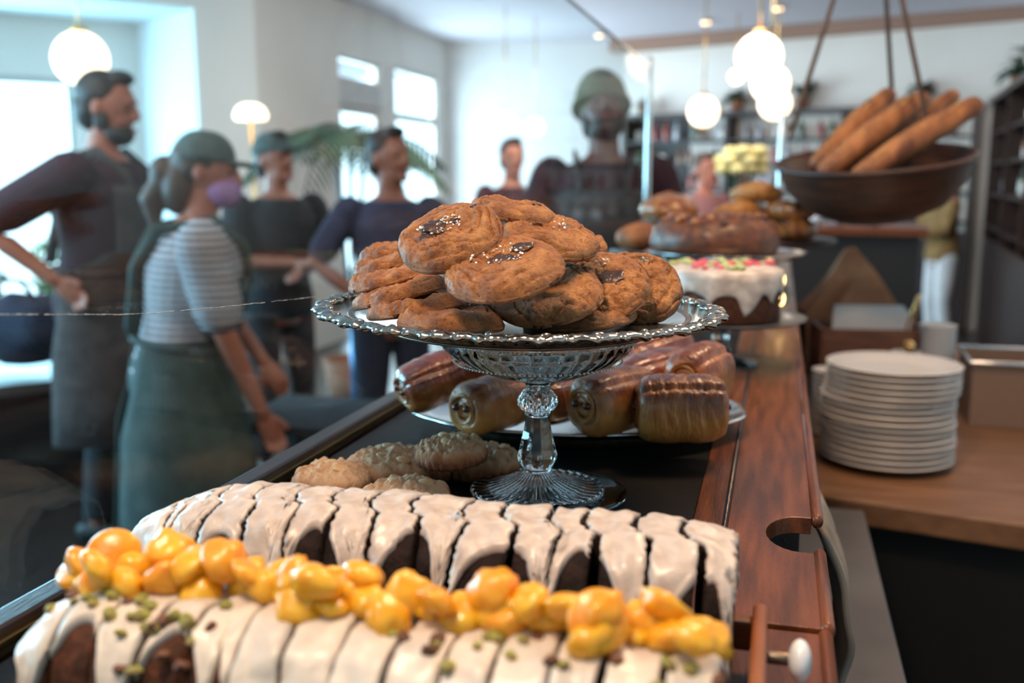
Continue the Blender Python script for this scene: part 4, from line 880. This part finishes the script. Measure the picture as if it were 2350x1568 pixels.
bm = BM(); tube(bm, [(0, 0, .02), (0, 0, p.z - .055)], .012, 10, False); obj('pole', bm, 'brass', q); bm = BM(); lathe(bm, [(.14, 0), (.14, .015), (.02, .022)], 32); obj('base', bm, 'brass', q)
for i, (px, d_, lb) in enumerate(((1375, 10.6, 'dim ceiling downlight left of the row, nearest the far wall'), (1620, 9.7, 'ceiling downlight directly above the lone globe lamp'), (1785, 8.9, 'bright ceiling downlight above the cluster of globes'), (2100, 7.6, 'ceiling downlight right of the hanging ropes'))):
    r = FW + RT * ((px - 1175) / FPX) + UP * (-((405 - 1.53 * FPX / d_) - 784) / FPX); t = (CH - CAM_Z) / r.z; q = thing('ceiling_downlight', lb, 'lamp', Vector((0, 0, CAM_Z)) + r * t, 'ceiling downlights')
    bm = BM(); lathe(bm, [(.05, -.03), (.055, -.03), (.055, 0), (.05, 0)], 24, cap=False); obj('ring', bm, 'frame', q); bm = BM(); ell(bm, (0, 0, -.02), (.048, .048, .03), 16); obj('bulb', bm, 'spot', q)

# ================================================================ back bar shelving, bottles, plants
BD = (Vector((PF[0], PF[1], 0)) - Vector((PD[0], PD[1], 0))).normalized(); BN = Vector((BD.y, -BD.x, 0))
BL = (Vector((PF[0], PF[1], 0)) - Vector((PD[0], PD[1], 0))).length
TB = Matrix(((BD.x, BN.x, 0, PD[0]), (BD.y, BN.y, 0, PD[1]), (0, 0, 1, 0), (0, 0, 0, 1)))
SZ = (1.05, 1.33, 1.60, 1.86)
def shelving(name, lab, T, u0, u1, top, dep=.34):
    q = thing(name, lab, 'shelves', T @ Vector(((u0 + u1) / 2, .2, 0)))
    def S(nm, bm, mat): o = obj(nm, bm, mat, None, False); o.parent = q; o.matrix_parent_inverse = Matrix.Translation(-q.location); return o
    bm = BM(); box(bm, u0, u1, .02, .035, .1, top, T); S('back_panel', bm, 'black')
    bm = BM(); box(bm, u0 - .03, u1 + .03, .02, dep + .03, top, top + .05, T); S('cornice', bm, 'wood_dark')
    bm = BM(); box(bm, u0, u1, .036, dep, .02, .95, T); S('cupboard', bm, 'wood_dark')
    for z in SZ: bm = BM(); box(bm, u0 + .02, u1 - .02, .036, dep - .02, z - .025, z, T); S('shelf', bm, 'wood_dark')
    n = max(2, int((u1 - u0) / 1.0) + 1)
    for i in range(n): u = u0 + (u1 - u0 - .04) * i / (n - 1); bm = BM(); box(bm, u, u + .04, .036, dep, .951, top, T); S('upright', bm, 'wood_dark')
    return q
shelving('back_bar_shelves', 'long dark wooden bar shelving along the far right wall, lined with bottles', TB, .15, BL - .05, 2.10)
A2 = at(2275, 400, 9.0); B2 = at(2440, 400, 5.3); A2 = Vector((A2.x, A2.y, 0)); B2 = Vector((B2.x, B2.y, 0)); D2 = (B2 - A2).normalized(); N2 = Vector((D2.y, -D2.x, 0))
TR = Matrix(((D2.x, N2.x, 0, A2.x - N2.x * .3), (D2.y, N2.y, 0, A2.y - N2.y * .3), (0, 0, 1, 0), (0, 0, 0, 1)))
shelving('side_bar_shelves', 'tall dark wooden shelving along the right edge of the room', TR, .1, (B2 - A2).length, 2.10)
def bottle_mesh(k):
    bm = BM(); s = [.88, .78, .94][k % 3]
    if k < 3: lathe(bm, [(.001, 0), (.034, 0), (.036, .01), (.036, .13 * s), (.028, .155 * s), (.012, .18 * s), (.012, .225 * s), (.014, .227 * s), (.014, .24 * s), (.001, .24 * s)], 16)
    else: lathe(bm, [(.001, 0), (.03, 0), (.034, .004), (.038, .11), (.036, .112), (.001, .112)], 16)
    return bm
protos = {}
mats_b = ['amberglass', 'clearbottle', 'greenbottle', 'redlabel', 'clearbottle', 'china', 'amberglass']; colname = {'amberglass': 'amber glass bottle', 'clearbottle': 'clear glass bottle', 'greenbottle': 'dark green glass bottle', 'redlabel': 'red bottle', 'china': 'white cup'}
br = random.Random(5)
def uprights(u0, u1): n = max(2, int((u1 - u0) / 1.0) + 1); return [u0 + (u1 - u0 - .04) * i / (n - 1) + .02 for i in range(n)]
def fill(T, us, z, where, gname, ups=()):
    for i, u in enumerate(us):
        for w_ in ups:
            if abs(u - w_) < .07: u = w_ + (.075 if u > w_ else -.075)
        mt = mats_b[br.randrange(7)]; kk = br.randrange(3) if mt != 'china' else 3; key = (mt, kk)
        if key not in protos: o = obj('cup' if mt == 'china' else 'bottle', bottle_mesh(kk), mt); protos[key] = o
        else: o = protos[key].copy(); C.objects.link(o)
        o.location = T @ Vector((u, .17 + br.uniform(-.03, .06), z + .0008))
        setp(o, '%s %s' % (colname[mt], where % ORD[min(i, 21)]), 'cup' if mt == 'china' else 'bottle', gname)
SN = ['lowest', 'second', 'third', 'highest']
for k_, z in enumerate(SZ):
    us = [.3 + (BL - .6) * i / 21 + br.uniform(-.03, .03) for i in range(22)]
    fill(TB, us, z, '%s from the left on the ' + SN[k_] + ' shelf of the far bar', 'bottles on the ' + SN[k_] + ' far bar shelf', uprights(.15, BL - .05))
L2 = (B2 - A2).length
for k_, z in enumerate(SZ):
    us = [.25 + (L2 - .5) * i / 11 + br.uniform(-.04, .04) for i in range(12)]
    fill(TR, us, z, '%s from the far end on the ' + SN[k_] + ' shelf at right edge', 'bottles on the ' + SN[k_] + ' side shelf', uprights(.1, L2))
def leaf(bm, p, d, L_, w_, droop=.5, n=7):
    d = d.normalized(); s = d.cross(Vector((0, 0, 1))); s = s.normalized() if s.length > .05 else Vector((1, 0, 0)); a, b = [], []
    for i in range(n + 1):
        t = i / n; c = p + d * L_ * t + Vector((0, 0, -droop * L_ * t * t)); ww = w_ * math.sin(PI * min(1, t * .92 + .06)) ** .7
        a.append(bm.verts.new(c + s * ww + Vector((0, 0, ww * .25)))); b.append(bm.verts.new(c - s * ww + Vector((0, 0, ww * .25))))
    for i in range(n): bm.faces.new((a[i], a[i + 1], b[i + 1], b[i]))
def frond(bm, p, d, L_, droop=.7):
    d = d.normalized(); s = d.cross(Vector((0, 0, 1))).normalized()
    for i in range(2, 16):
        t = i / 15; c = p + d * L_ * t + Vector((0, 0, -droop * L_ * t * t)); tt = (d + Vector((0, 0, -2 * droop * t))).normalized()
        for sg in (-1, 1): leaf(bm, c, tt * .8 + s * sg, L_ * .42 * math.sin(PI * (t * .85 + .1)), L_ * .018, .5, 4)
    tube(bm, [p + d * L_ * t + Vector((0, 0, -droop * L_ * t * t)) for t in [i / 8 for i in range(9)]], .006, 6)
def plant(name, lab, loc, h, r, n, kind='leaf', pot=.09, sd=1, grp=None):
    q = thing(name, lab, 'plant', loc, grp); g = random.Random(sd)
    bm = BM(); lathe(bm, [(.001, 0), (pot * .7, 0), (pot, pot * 1.6), (pot * .9, pot * 1.6), (pot * .85, pot * 1.4), (.001, pot * 1.4)], 24); obj('pot', bm, 'pot', q)
    bm = BM(); z0 = pot * 1.4
    if kind == 'palm':
        tb = BM()
        for k_ in range(3): tube(tb, [(0, 0, z0 - .02), (.04 * (k_ - 1), .02, h * .5), (.09 * (k_ - 1), .03 * k_, h)], .014, 8); 
        obj('trunk', tb, 'wood_dark', q)
        for i in range(n): a = 2 * PI * i / n + g.uniform(-.2, .2); k_ = i % 3; frond(bm, Vector((.09 * (k_ - 1), .03 * k_, h - .01)), Vector((math.cos(a), math.sin(a), g.uniform(.2, .9))), r * g.uniform(.8, 1.1), g.uniform(.5, 1.0))
    else:
        for i in range(n): a = g.uniform(0, 6.28); leaf(bm, Vector((0, 0, z0)), Vector((math.cos(a), math.sin(a), g.uniform(.3, 2.2))), h * g.uniform(.6, 1), r * .12, g.uniform(.3, .9))
    for v in bm.verts:
        if kind != 'palm': v.co.z = max(v.co.z, .004)
    obj('foliage', bm, 'leaf', q, False); return q
p = at(800, 400, 6.2); plant('potted_palm', 'tall potted palm with arching fronds before the bright side windows', (p.x, p.y, 0), 1.72, .62, 17, 'palm', .2, 4)
for i, (u, h_, lb) in enumerate(((.32, .3, 'small bushy plant on top of the bar shelving, left of the hanging ropes'), (.50, .42, 'upright spiky plant on top of the bar shelving between the ropes'), (.80, .3, 'round green plant on top of the bar shelving right of the ropes'), (.04, .2, 'tiny plant at the left end of the bar shelving top'))):
    p = TB @ Vector((BL * u + .2, .2, 2.1505)); plant('shelf_plant', lb, p, h_, .26, 34, 'bush', .08, i + 10, 'plants on top of the bar shelving')
for i, (u, lb) in enumerate(((.8, 'trailing green plant farther along the top of the right-hand shelving'), (1.9, 'trailing green plant nearer on the top of the right-hand shelving'))):
    p = TR @ Vector((u, .2, 2.1505)); plant('shelf_plant', lb, p, .34, .3, 44, 'bush', .09, i + 20, 'plants on the right-hand shelving')
# flower arrangement on a far bar counter
bb = at(1960, 520, 5.6); q = thing('far_bar', 'dark far bar counter with a brown top behind the hanging basket', 'bar', (bb.x, bb.y, 0), None, Euler((0, 0, R_(-6))))
bm = BM(); box(bm, -1.3, .38, -.25, .25, 1.16, 1.2); obj('bar_top', bm, 'wood', q, False); bm = BM(); box(bm, -1.25, .34, -.2, .2, 0, 1.159); obj('bar_front', bm, 'black', q, False)
fp = at(1700, 400, 5.6); q = thing('flower_vase', 'glass vase of pale yellow flowers on the far bar', 'flowers', (fp.x, fp.y, 1.201)); bm = BM(); lathe(bm, [(.001, 0), (.05, 0), (.04, .1), (.05, .2), (.046, .2), (.036, .1), (.044, .01), (.001, .01)], 24); obj('vase', bm, 'clearbottle', q)
bm = BM()
for i in range(16): a = i * 2.4; tube(bm, [(0, 0, .1), (.10 * math.cos(a), .10 * math.sin(a), .30 + .05 * (i % 3))], .003, 6)
obj('stems', bm, 'leaf', q)
for i in range(16):
    a = i * 2.4; bm = BM(); ell(bm, (.11 * math.cos(a), .11 * math.sin(a), .31 + .05 * (i % 3)), (.045, .045, .032), 12, None, lambda v: 1 + .25 * math.sin(math.atan2(v.y, v.x) * 6)); obj('bloom', bm, 'flower', q)
for i, (px, py, w_, lb) in enumerate(((2000, 512, .05, 'small pale dish on the far bar top'), (1870, 505, .035, 'clear tumbler on the far bar top under the basket'), (1920, 507, .04, 'second tumbler on the far bar top under the basket'))):
    p = at(px, py, 5.5); bm = BM(); lathe(bm, [(.001, 0), (w_ * .8, 0), (w_, .07), (w_ * .93, .07), (w_ * .7, .008), (.001, .008)], 24); o = obj('tumbler' if i else 'dish', bm, 'clearbottle'); o.location = (p.x, p.y, 1.201); setp(o, lb, 'glass' if i else 'dish')
# ================================================================ left side furniture
p = at(60, 700, 4.7); q = thing('side_table', 'long dark table with a pale edge at far left behind the man', 'table', (p.x, p.y, 0), None, Euler((0, 0, R_(50)))); tzz = CAM_Z - (845 - 405) * 4.7 / FPX
bm = BM(); box(bm, -1.1, .55, -.35, .35, tzz - .05, tzz); obj('tabletop', bm, 'steel', q, False); bm = BM(); box(bm, -1.05, .5, -.3, .3, 0.05, tzz - .051); obj('cabinet', bm, 'black', q, False)
q = thing('dark_bag', 'large dark navy bag slumped on the table at far left', 'bag', at(70, 845, 4.7) + Vector((0, 0, .002))); bm = BM()
ell(bm, (0, 0, .19), (.30, .2, .165), 28, None, lambda v: 1 + .16 * nz(v.x * 2, v.y * 2, v.z * 2)); obj('bag_body', bm, 'navy', q); bm = BM(); tube(bm, [(-.12, -.05, .3), (-.06, -.08, .42), (.06, -.08, .42), (.12, -.05, .3)], .012, 8); obj('bag_handle', bm, 'charcoal', q)
p = at(650, 960, 3.38); q = thing('lean_table', 'low dark table under the hand of the woman in the striped shirt', 'table', (p.x, p.y + .05, 0)); tz = CAM_Z - .79
bm = BM(); box(bm, -.12, .75, -.22, .22, tz - .03, tz); obj('tabletop', bm, 'charcoal', q, False)
for sx in (-.09, .71):
    for sy in (-.19, .19): bm = BM(); box(bm, sx - .02, sx + .02, sy - .02, sy + .02, 0, tz - .031); obj('leg', bm, 'black', q, False)
p = at(815, 800, 5.3); q = thing('blue_stool', 'tall slim blue metal stool standing beyond the glass beside the cookie platter', 'stool', (p.x, p.y, 0), None)
zz_ = CAM_Z - (755 - 405) * 4.6 / FPX
bm = BM(); lathe(bm, [(.001, zz_), (.15, zz_), (.16, zz_ + .01), (.15, zz_ + .03), (.001, zz_ + .03)], 32); obj('seat', bm, 'steel', q); bm = BM(); tube(bm, [(0, 0, .03), (0, 0, zz_)], .026, 14, False); obj('pole', bm, 'bluechair', q); bm = BM(); lathe(bm, [(.2, 0), (.2, .015), (.03, .035), (.001, .035)], 32); obj('base', bm, 'bluechair', q)  # pole and base in blue metal, seat in steel
# ================================================================ outside
gd = random.Random(3)
for i, (u, off, r_, h_, lb) in enumerate(((.2, 2.2, .62, .8, 'green bush outside the recess window, at its left'), (1.65, 2.0, .62, .75, 'green bush outside the middle of the recess window'), (3.1, 2.4, .62, .85, 'green bush outside the right part of the recess window'))):
    p = GI0 + DW * u + NW * off; q = thing('garden_bush', lb, 'bush', (p.x, p.y, -.0), 'bushes outside the recess window'); bm = BM()
    for _ in range(700):
        v = Vector((gd.gauss(0, 1), gd.gauss(0, 1), gd.gauss(0, 1))).normalized() * gd.uniform(.75, 1); leaf(bm, Vector((v.x * r_, v.y * r_, h_ * .5 + v.z * h_ * .5 + .1)), Vector((gd.uniform(-1, 1), gd.uniform(-1, 1), gd.uniform(-.3, 1))), .13, .03, .3, 3)
    obj('foliage', bm, 'leaf_out', q, False); bm = BM(); tube(bm, [(0, 0, 0), (0, 0, h_ * .6)], .03, 8, False); obj('stem', bm, 'wood_dark', q)
# ================================================================ people
def human(lab, px, d, gy, H_, yaw, lean=0, head=(0, 0), arms=None, skin='skin', top='maroon', legs='charcoal', hairm='hair', sleeve=.45, apron=None, hat=None, mask=False, vs=.009, build=1.0, legpose=0, beard=False, hair_style='short', topstripe=None, long_sleeve=False):
    s = H_ / 1.75; p = at(px, 500, d); q = thing('person', lab, 'person', (p.x, p.y, 0), None, Euler((0, 0, yaw)))
    Lm = Matrix.Translation((0, 0, .92)) @ Matrix.Rotation(-R_(lean), 4, 'X') @ Matrix.Translation((0, 0, -.92))
    def X(v):
        v = Vector(v); v = (Lm @ v) if v.z > .92 else v; return v * s
    hc = Vector((0, .012, 1.485)); Hm = Lm @ Matrix.Translation(hc) @ Matrix.Rotation(R_(head[0]), 4, 'Z') @ Matrix.Rotation(-R_(head[1]), 4, 'X')
    def HD(v): return (Hm @ Vector(v)) * s
    Hr = (Hm.to_3x3()) * 1.0
    def hell(bm, c, r, n=18, fn=None): ell(bm, HD(c), [k_ * s for k_ in r], n, Hr, fn)
    TR_ = [(.80, .10, .09), (.86, .155, .118), (.93, .162, .122), (1.04, .138, .105), (1.13, .142, .108), (1.24, .160, .118), (1.33, .172, .115), (1.40, .150, .095), (1.445, .095, .075), (1.47, .06, .06)]
    def torso(bm, off, z0, z1, bmul=1.0):
        rows = []
        for (z, rx, ry) in TR_:
            if z < z0 - .001 or z > z1 + .001: continue
            rows.append([bm.verts.new(X(((rx * build * bmul + off) * math.copysign(abs(math.cos(a)) ** .85, math.cos(a)), (ry * build * bmul + off) * math.sin(a) + (.012 if z > 1.1 else 0), z))) for a in [2 * PI * i / 24 for i in range(24)]])
        for a, b in zip(rows, rows[1:]): bridge(bm, a, b)
        bm.faces.new(rows[0][::-1]); bm.faces.new(rows[-1])
    arms = arms or {}
    AR = {}
    for sg, nm in ((1, 'R'), (-1, 'L')):
        sh = Vector((.185 * build * sg, .0, 1.395)); el, wr = arms.get(nm, ((.24 * sg, -.03, 1.10), (.25 * sg, .06, .86)))
        AR[nm] = (X(sh), (Lm @ Vector(el)) * s if True else 0, (Lm @ Vector(wr)) * s)
    LG = {}
    for sg, nm in ((1, 'R'), (-1, 'L')):
        k_ = legpose * sg; LG[nm] = (Vector((.09 * sg, 0, .86)) * s, Vector((.105 * sg, .03 + k_ * .3, .48)) * s, Vector((.11 * sg, -.02 + k_, .085)) * s)
    bm = BM(); torso(bm, 0, .8, 1.47)
    tube(bm, [X((0, 0, 1.42)), HD((0, .0, .03)), HD((0, .01, .09))], [.062 * s, .056 * s, .055 * s], 16)
    hell(bm, (0, .012, .165), (.075, .094, .105)); hell(bm, (0, .042, .085), (.052, .055, .058)); hell(bm, (0, .055, .115), (.056, .05, .045))
    hell(bm, (0, .098, .182), (.052, .012, .012), 10)
    tube(bm, [HD((0, .098, .175)), HD((0, .122, .128)), HD((0, .112, .12))], [.008 * s, .013 * s, .011 * s], 10)
    for sg in (-1, 1): hell(bm, (.078 * sg, -.005, .145), (.010, .020, .033), 10); hell(bm, (.014 * sg, .104, .122), (.009, .012, .008), 8)
    hell(bm, (0, .094, .052), (.026, .018, .018), 10)
    for nm in 'RL':
        a, b, c = AR[nm]; tube(bm, [a, a.lerp(b, .5), b, b.lerp(c, .35), c], [.052 * s * build, .046 * s * build, .038 * s, .037 * s, .026 * s], 14)
        d_ = (c - b).normalized(); sg = 1 if nm == 'R' else -1; nrm = d_.cross(Vector((0, 1, 0))) if abs(d_.y) < .8 else d_.cross(Vector((0, 0, 1))); nrm = nrm.normalized() * sg; sd = d_.cross(nrm).normalized()
        tube(bm, [c, c + d_ * .045 * s, c + d_ * .085 * s], [.026 * s, .038 * s, .036 * s], 12, True, .5, nrm)
        for f in range(4):
            o_ = sd * (f - 1.5) * .0195 * s; L_ = [.062, .074, .07, .054][f] * s; r0 = c + d_ * .082 * s + o_
            tube(bm, [r0, r0 + d_ * L_ * .5 + nrm * .006 * s, r0 + d_ * L_ * .85 + nrm * .026 * s], [.0095 * s, .0088 * s, .0078 * s], 8)
        r0 = c + d_ * .03 * s - sd * .028 * s; tube(bm, [r0, r0 + d_ * .03 * s - sd * .022 * s + nrm * .008 * s, r0 + d_ * .055 * s - sd * .026 * s + nrm * .016 * s], [.012 * s, .0105 * s, .009 * s], 8)
        a, b, c = LG[nm]; tube(bm, [a, a.lerp(b, .5), b, b.lerp(c, .35), c], [.085 * s, .07 * s, .052 * s, .052 * s, .036 * s], 14)
        tube(bm, [c + Vector((0, -.03, -.04)) * s, c + Vector((0, .1, -.05)) * s], [.034 * s, .03 * s], 12)
    obj('body', remesh(bm, vs * s, 3), skin, q)
    bm = BM(); torso(bm, .012, .86, 1.445)
    for nm in 'RL':
        a, b, c = AR[nm]
        if long_sleeve: tube(bm, [a, a.lerp(b, .5), b, b.lerp(c, .9)], [.068 * s * build, .062 * s * build, .052 * s, .042 * s], 14, False)
        else: tube(bm, [a, a.lerp(b, sleeve), a.lerp(b, sleeve * 1.5)], [.069 * s * build, .066 * s * build, .064 * s * build], 14)
    obj('shirt', remesh(bm, vs * s, 4), topstripe or top, q)
    bm = BM()
    for nm in 'RL':
        a, b, c = LG[nm]; tube(bm, [a + Vector((0, 0, .04)) * s, a.lerp(b, .5), b, b.lerp(c, .5), c + Vector((0, 0, .02))], [.10 * s, .088 * s, .068 * s, .066 * s, .058 * s], 14, False)
    rows = []
    for (z, rx, ry) in ((.82, .11, .10), (.87, .168, .13), (.93, .174, .133), (1.0, .156, .12)): rows.append([bm.verts.new(Vector((rx * build * math.cos(a), ry * build * math.sin(a), z)) * s) for a in [2 * PI * i / 24 for i in range(24)]])
    for a, b in zip(rows, rows[1:]): bridge(bm, a, b)
    bm.faces.new(rows[0][::-1]); bm.faces.new(rows[-1]); obj('trousers', remesh(bm, vs * s, 4), legs, q)
    for nm in 'RL':
        c = LG[nm][2]; bm = BM(); tube(bm, [c + Vector((0, -.045, -.035)) * s, c + Vector((0, .05, -.04)) * s, c + Vector((0, .14, -.052)) * s], [.046 * s, .045 * s, .036 * s], 14)
        for v in bm.verts: v.co.z = max(v.co.z, .002)
        obj('shoe', bm, 'black', q)
    for sg in (-1, 1):
        bm = BM(); hell(bm, (.031 * sg, .088, .155), (.013, .010, .009), 12); obj('eye', bm, 'eye', q)
    bm = BM(); hell(bm, (0, .110, .080), (.024, .008, .008), 12); obj('lips', bm, 'lips', q)
    bm = BM()
    hf = lambda v: 1 + .07 * nz(v.x * 4, v.y * 4, v.z * 4 + px)
    if hair_style == 'short':
        hell(bm, (0, -.018, .20), (.084, .095, .088), 22, hf); hell(bm, (0, -.045, .14), (.078, .068, .085), 18, hf); hell(bm, (0, .05, .262), (.055, .05, .03), 14, hf)
    elif hair_style == 'bun':
        hell(bm, (0, -.02, .185), (.087, .10, .10), 22, hf); hell(bm, (0, -.08, .09), (.075, .06, .10), 20, hf); hell(bm, (0, -.135, .13), (.055, .05, .06), 18, hf); tube(bm, [HD((0, -.13, .1)), HD((0, -.17, .03)), HD((0, -.15, -.05))], [.05 * s, .045 * s, .02 * s], 14)
    elif hair_style == 'long':
        hell(bm, (0, -.02, .19), (.09, .10, .10), 22, hf); tube(bm, [HD((0, -.05, .16)), HD((0, -.075, .02)), HD((0, -.08, -.12)), HD((0, -.07, -.2))], [.085 * s, .09 * s, .08 * s, .03 * s], 18)
    obj('hair', remesh(bm, .008 * s, 2), hairm, q)
    if beard:
        bm = BM(); hell(bm, (0, .05, .062), (.06, .062, .048), 18, lambda v: 1 + .06 * nz(v.x * 6, v.y * 6, v.z * 6)); hell(bm, (.066, .01, .105), (.012, .03, .04), 12); hell(bm, (-.066, .01, .105), (.012, .03, .04), 12); obj('beard', remesh(bm, .006 * s, 2), hairm, q)
    if hat == 'cap':
        bm = BM(); rows = []
        for j in range(9):
            t = j / 8 * PI / 2; rows.append([bm.verts.new(HD((.094 * math.cos(t) ** .8 * math.cos(a), -.005 + .108 * math.cos(t) ** .8 * math.sin(a), .185 + .105 * math.sin(t)))) for a in [2 * PI * i / 28 for i in range(28)]] if j < 8 else None)
        rows.pop()
        for a, b in zip(rows, rows[1:]): bridge(bm, a, b)
        bm.faces.new(rows[-1]); bm.faces.new(rows[0][::-1])
        hell(bm, (0, .125, .188), (.07, .065, .010), 20); obj('cap', bm, 'cap', q)
    if hat == 'beanie':
        bm = BM(); hell(bm, (0, -.008, .215), (.098, .112, .118), 28, lambda v: 1 + .01 * math.sin(math.atan2(v.y, v.x) * 30)); obj('beanie', bm, 'beanie', q)
        bm = BM(); 
        tube(bm, [HD((.097 * math.cos(a), -.008 + .111 * math.sin(a), .185)) for a in [2 * PI * i / 32 for i in range(33)]], .016 * s, 10, False); obj('beanie_cuff', bm, 'beanie', q)
    if mask:
        bm = BM(); hell(bm, (0, .062, .09), (.064, .07, .058), 20); obj('face_mask', bm, 'mask', q)
    if apron:
        mt, zt_, zb_, sp = apron; bm = BM(); O_ = []; zs = [zb_, .55, .75, .9, .97, 1.03, 1.13, 1.24, 1.33, zt_]; zs = sorted(z for z in set(zs) if zb_ <= z <= zt_)
        def rxy(z):
            if z < .86: k_ = (z - .86); return (.185 - k_ * .05, .150 - k_ * .07)
            for (a, b) in zip(TR_, TR_[1:]):
                if a[0] <= z <= b[0]: t = (z - a[0]) / (b[0] - a[0]); return (a[1] + (b[1] - a[1]) * t, a[2] + (b[2] - a[2]) * t)
            return (.15, .1)
        for z in zs:
            rx, ry = rxy(z); rx = rx * build + .036; ry = ry * build + .040; half = sp if z < 1.06 else sp * (.42 + .0 * z); row = []
            for i in range(29):
                a = PI / 2 + (i / 14 - 1) * half; v = Vector((rx * math.cos(a), ry * math.sin(a) + (.012 if z > 1.1 else 0) + (.006 * math.sin(i * 1.3) if z < .8 else 0), z)); row.append(bm.verts.new(X(v) if z > .92 else v * s))
            O_.append(row)
        for a, b in zip(O_, O_[1:]): bridge(bm, a, b, False)
        o = obj('apron', bm, mt, q); m_ = o.modifiers.new('s', 'SOLIDIFY'); m_.thickness = .006
        bm = BM(); tube(bm, [X(((.138 * build + .034) * math.cos(a), (.105 * build + .034) * math.sin(a), 1.04)) for a in [2 * PI * i / 32 for i in range(33)]], .012 * s, 8, False); obj('apron_tie', bm, mt, q)
        for sg in (-1, 1):
            bm = BM(); tube(bm, [X((x_ * build, y_ * build + (.02 if y_ > 0 else -.02), z_)) for (x_, y_, z_) in ((.07 * sg, .125, 1.28), (.09 * sg, .10, 1.40), (.10 * sg, .02, 1.475), (.085 * sg, -.085, 1.42), (.03 * sg, -.125, 1.28), (-.06 * sg, -.12, 1.06))], .022 * s, 8, False, .35); obj('apron_strap', bm, mt, q)
    return q
YR = -PI / 2 + PSI           # facing towards the right of the picture
human('bearded dark-haired man in maroon shirt and long grey apron, hand on hip, at far left', 222, 3.95, 0, 1.86, YR - .05, 3, (4, 4), {'R': ((.27, -.30, 1.20), (.24, -.06, 1.02)), 'L': ((-.25, .02, 1.12), (-.2, .22, 1.0))},
      'skin', 'maroon', 'charcoal', 'hair', .5, ('grey_cloth', 1.36, .42, 1.95), beard=True, vs=.007, build=1.2)
human('woman in striped shirt, sage overalls, grey-green cap and lilac mask, leaning on a low table', 392, 3.1, 0, 1.60, YR + .40, 9, (-18, -2), {'R': ((.24, .10, 1.12), (.215, .26, .85)), 'L': ((-.2, .15, 1.15), (-.12, .3, .98))},
      'skin', 'green_cloth', 'green_cloth', 'hair_b', .5, ('green_cloth', 1.3, .1, 2.6), hat='cap', mask=True, vs=.007, build=1.28, hair_style='bun', topstripe=stripes('striped_cotton', (.55, .5, .52), (.07, .09, .12), 15))
human('person in dark cap and black shirt with folded arms behind the striped woman', 632, 4.8, 0, 1.66, YR - .9, 2, (20, -8), {'R': ((.27, .05, 1.14), (.02, .22, 1.14)), 'L': ((-.27, .05, 1.14), (-.02, .24, 1.10))},
      'skin', 'charcoal', 'charcoal', 'hair', .5, None, hat='cap', build=1.1)
human('dark-haired person in slate-blue shirt with a hand on the hip, left of the cookies', 893, 4.4, 0, 1.66, YR - 1.2, 3, (30, -6), {'R': ((.35, -.02, 1.16), (.16, .08, 1.0)), 'L': ((-.38, .04, 1.17), (-.19, .12, 1.02))},
      'skin', 'slateblue', 'navy', 'hair', .5, None, build=1.05)
human('small distant person with short dark hair directly above the top of the cookie pile', 1174, 6.6, 0, 1.70, PI + PSI + .3, 0, (0, 0), None, 'skin', 'maroon', 'charcoal', 'hair')
human('person in olive beanie, maroon shirt and dark grey apron looking down behind the cookies', 1385, 3.95, 0, 1.85, PI + PSI - .1, 4, (8, -30), {'R': ((.30, .02, 1.12), (.16, .25, 1.0)), 'L': ((-.30, .02, 1.12), (-.16, .25, 1.0))},
      'skin_d', 'maroon', 'charcoal', 'hair', .5, ('grey_cloth', 1.36, .45, 1.9), hat='beanie', beard=True, build=1.06, vs=.008)
human('person in dusty pink shirt standing at the far bar left of the flowers', 1612, 7.2, 0, 1.62, PI + PSI + .5, 0, (0, 0), None, 'skin', pm('dusty_pink_cotton', (.3, .13, .13), rough=.9), 'charcoal', 'hair_b')
human('fair-haired woman in mustard top and white trousers standing far right', 2168, 8.3, 0, 1.58, YR + PI + .1, 3, (0, -10), {'R': ((.22, .10, 1.15), (.14, .30, 1.12)), 'L': ((-.22, .10, 1.15), (-.14, .3, 1.12))},
      'skin', 'mustard', 'white_cloth', pm('fair_hair', (.42, .27, .12), (.3, .18, .08), 40, .5, .6, 150), hair_style='long', long_sleeve=True, build=1.05)
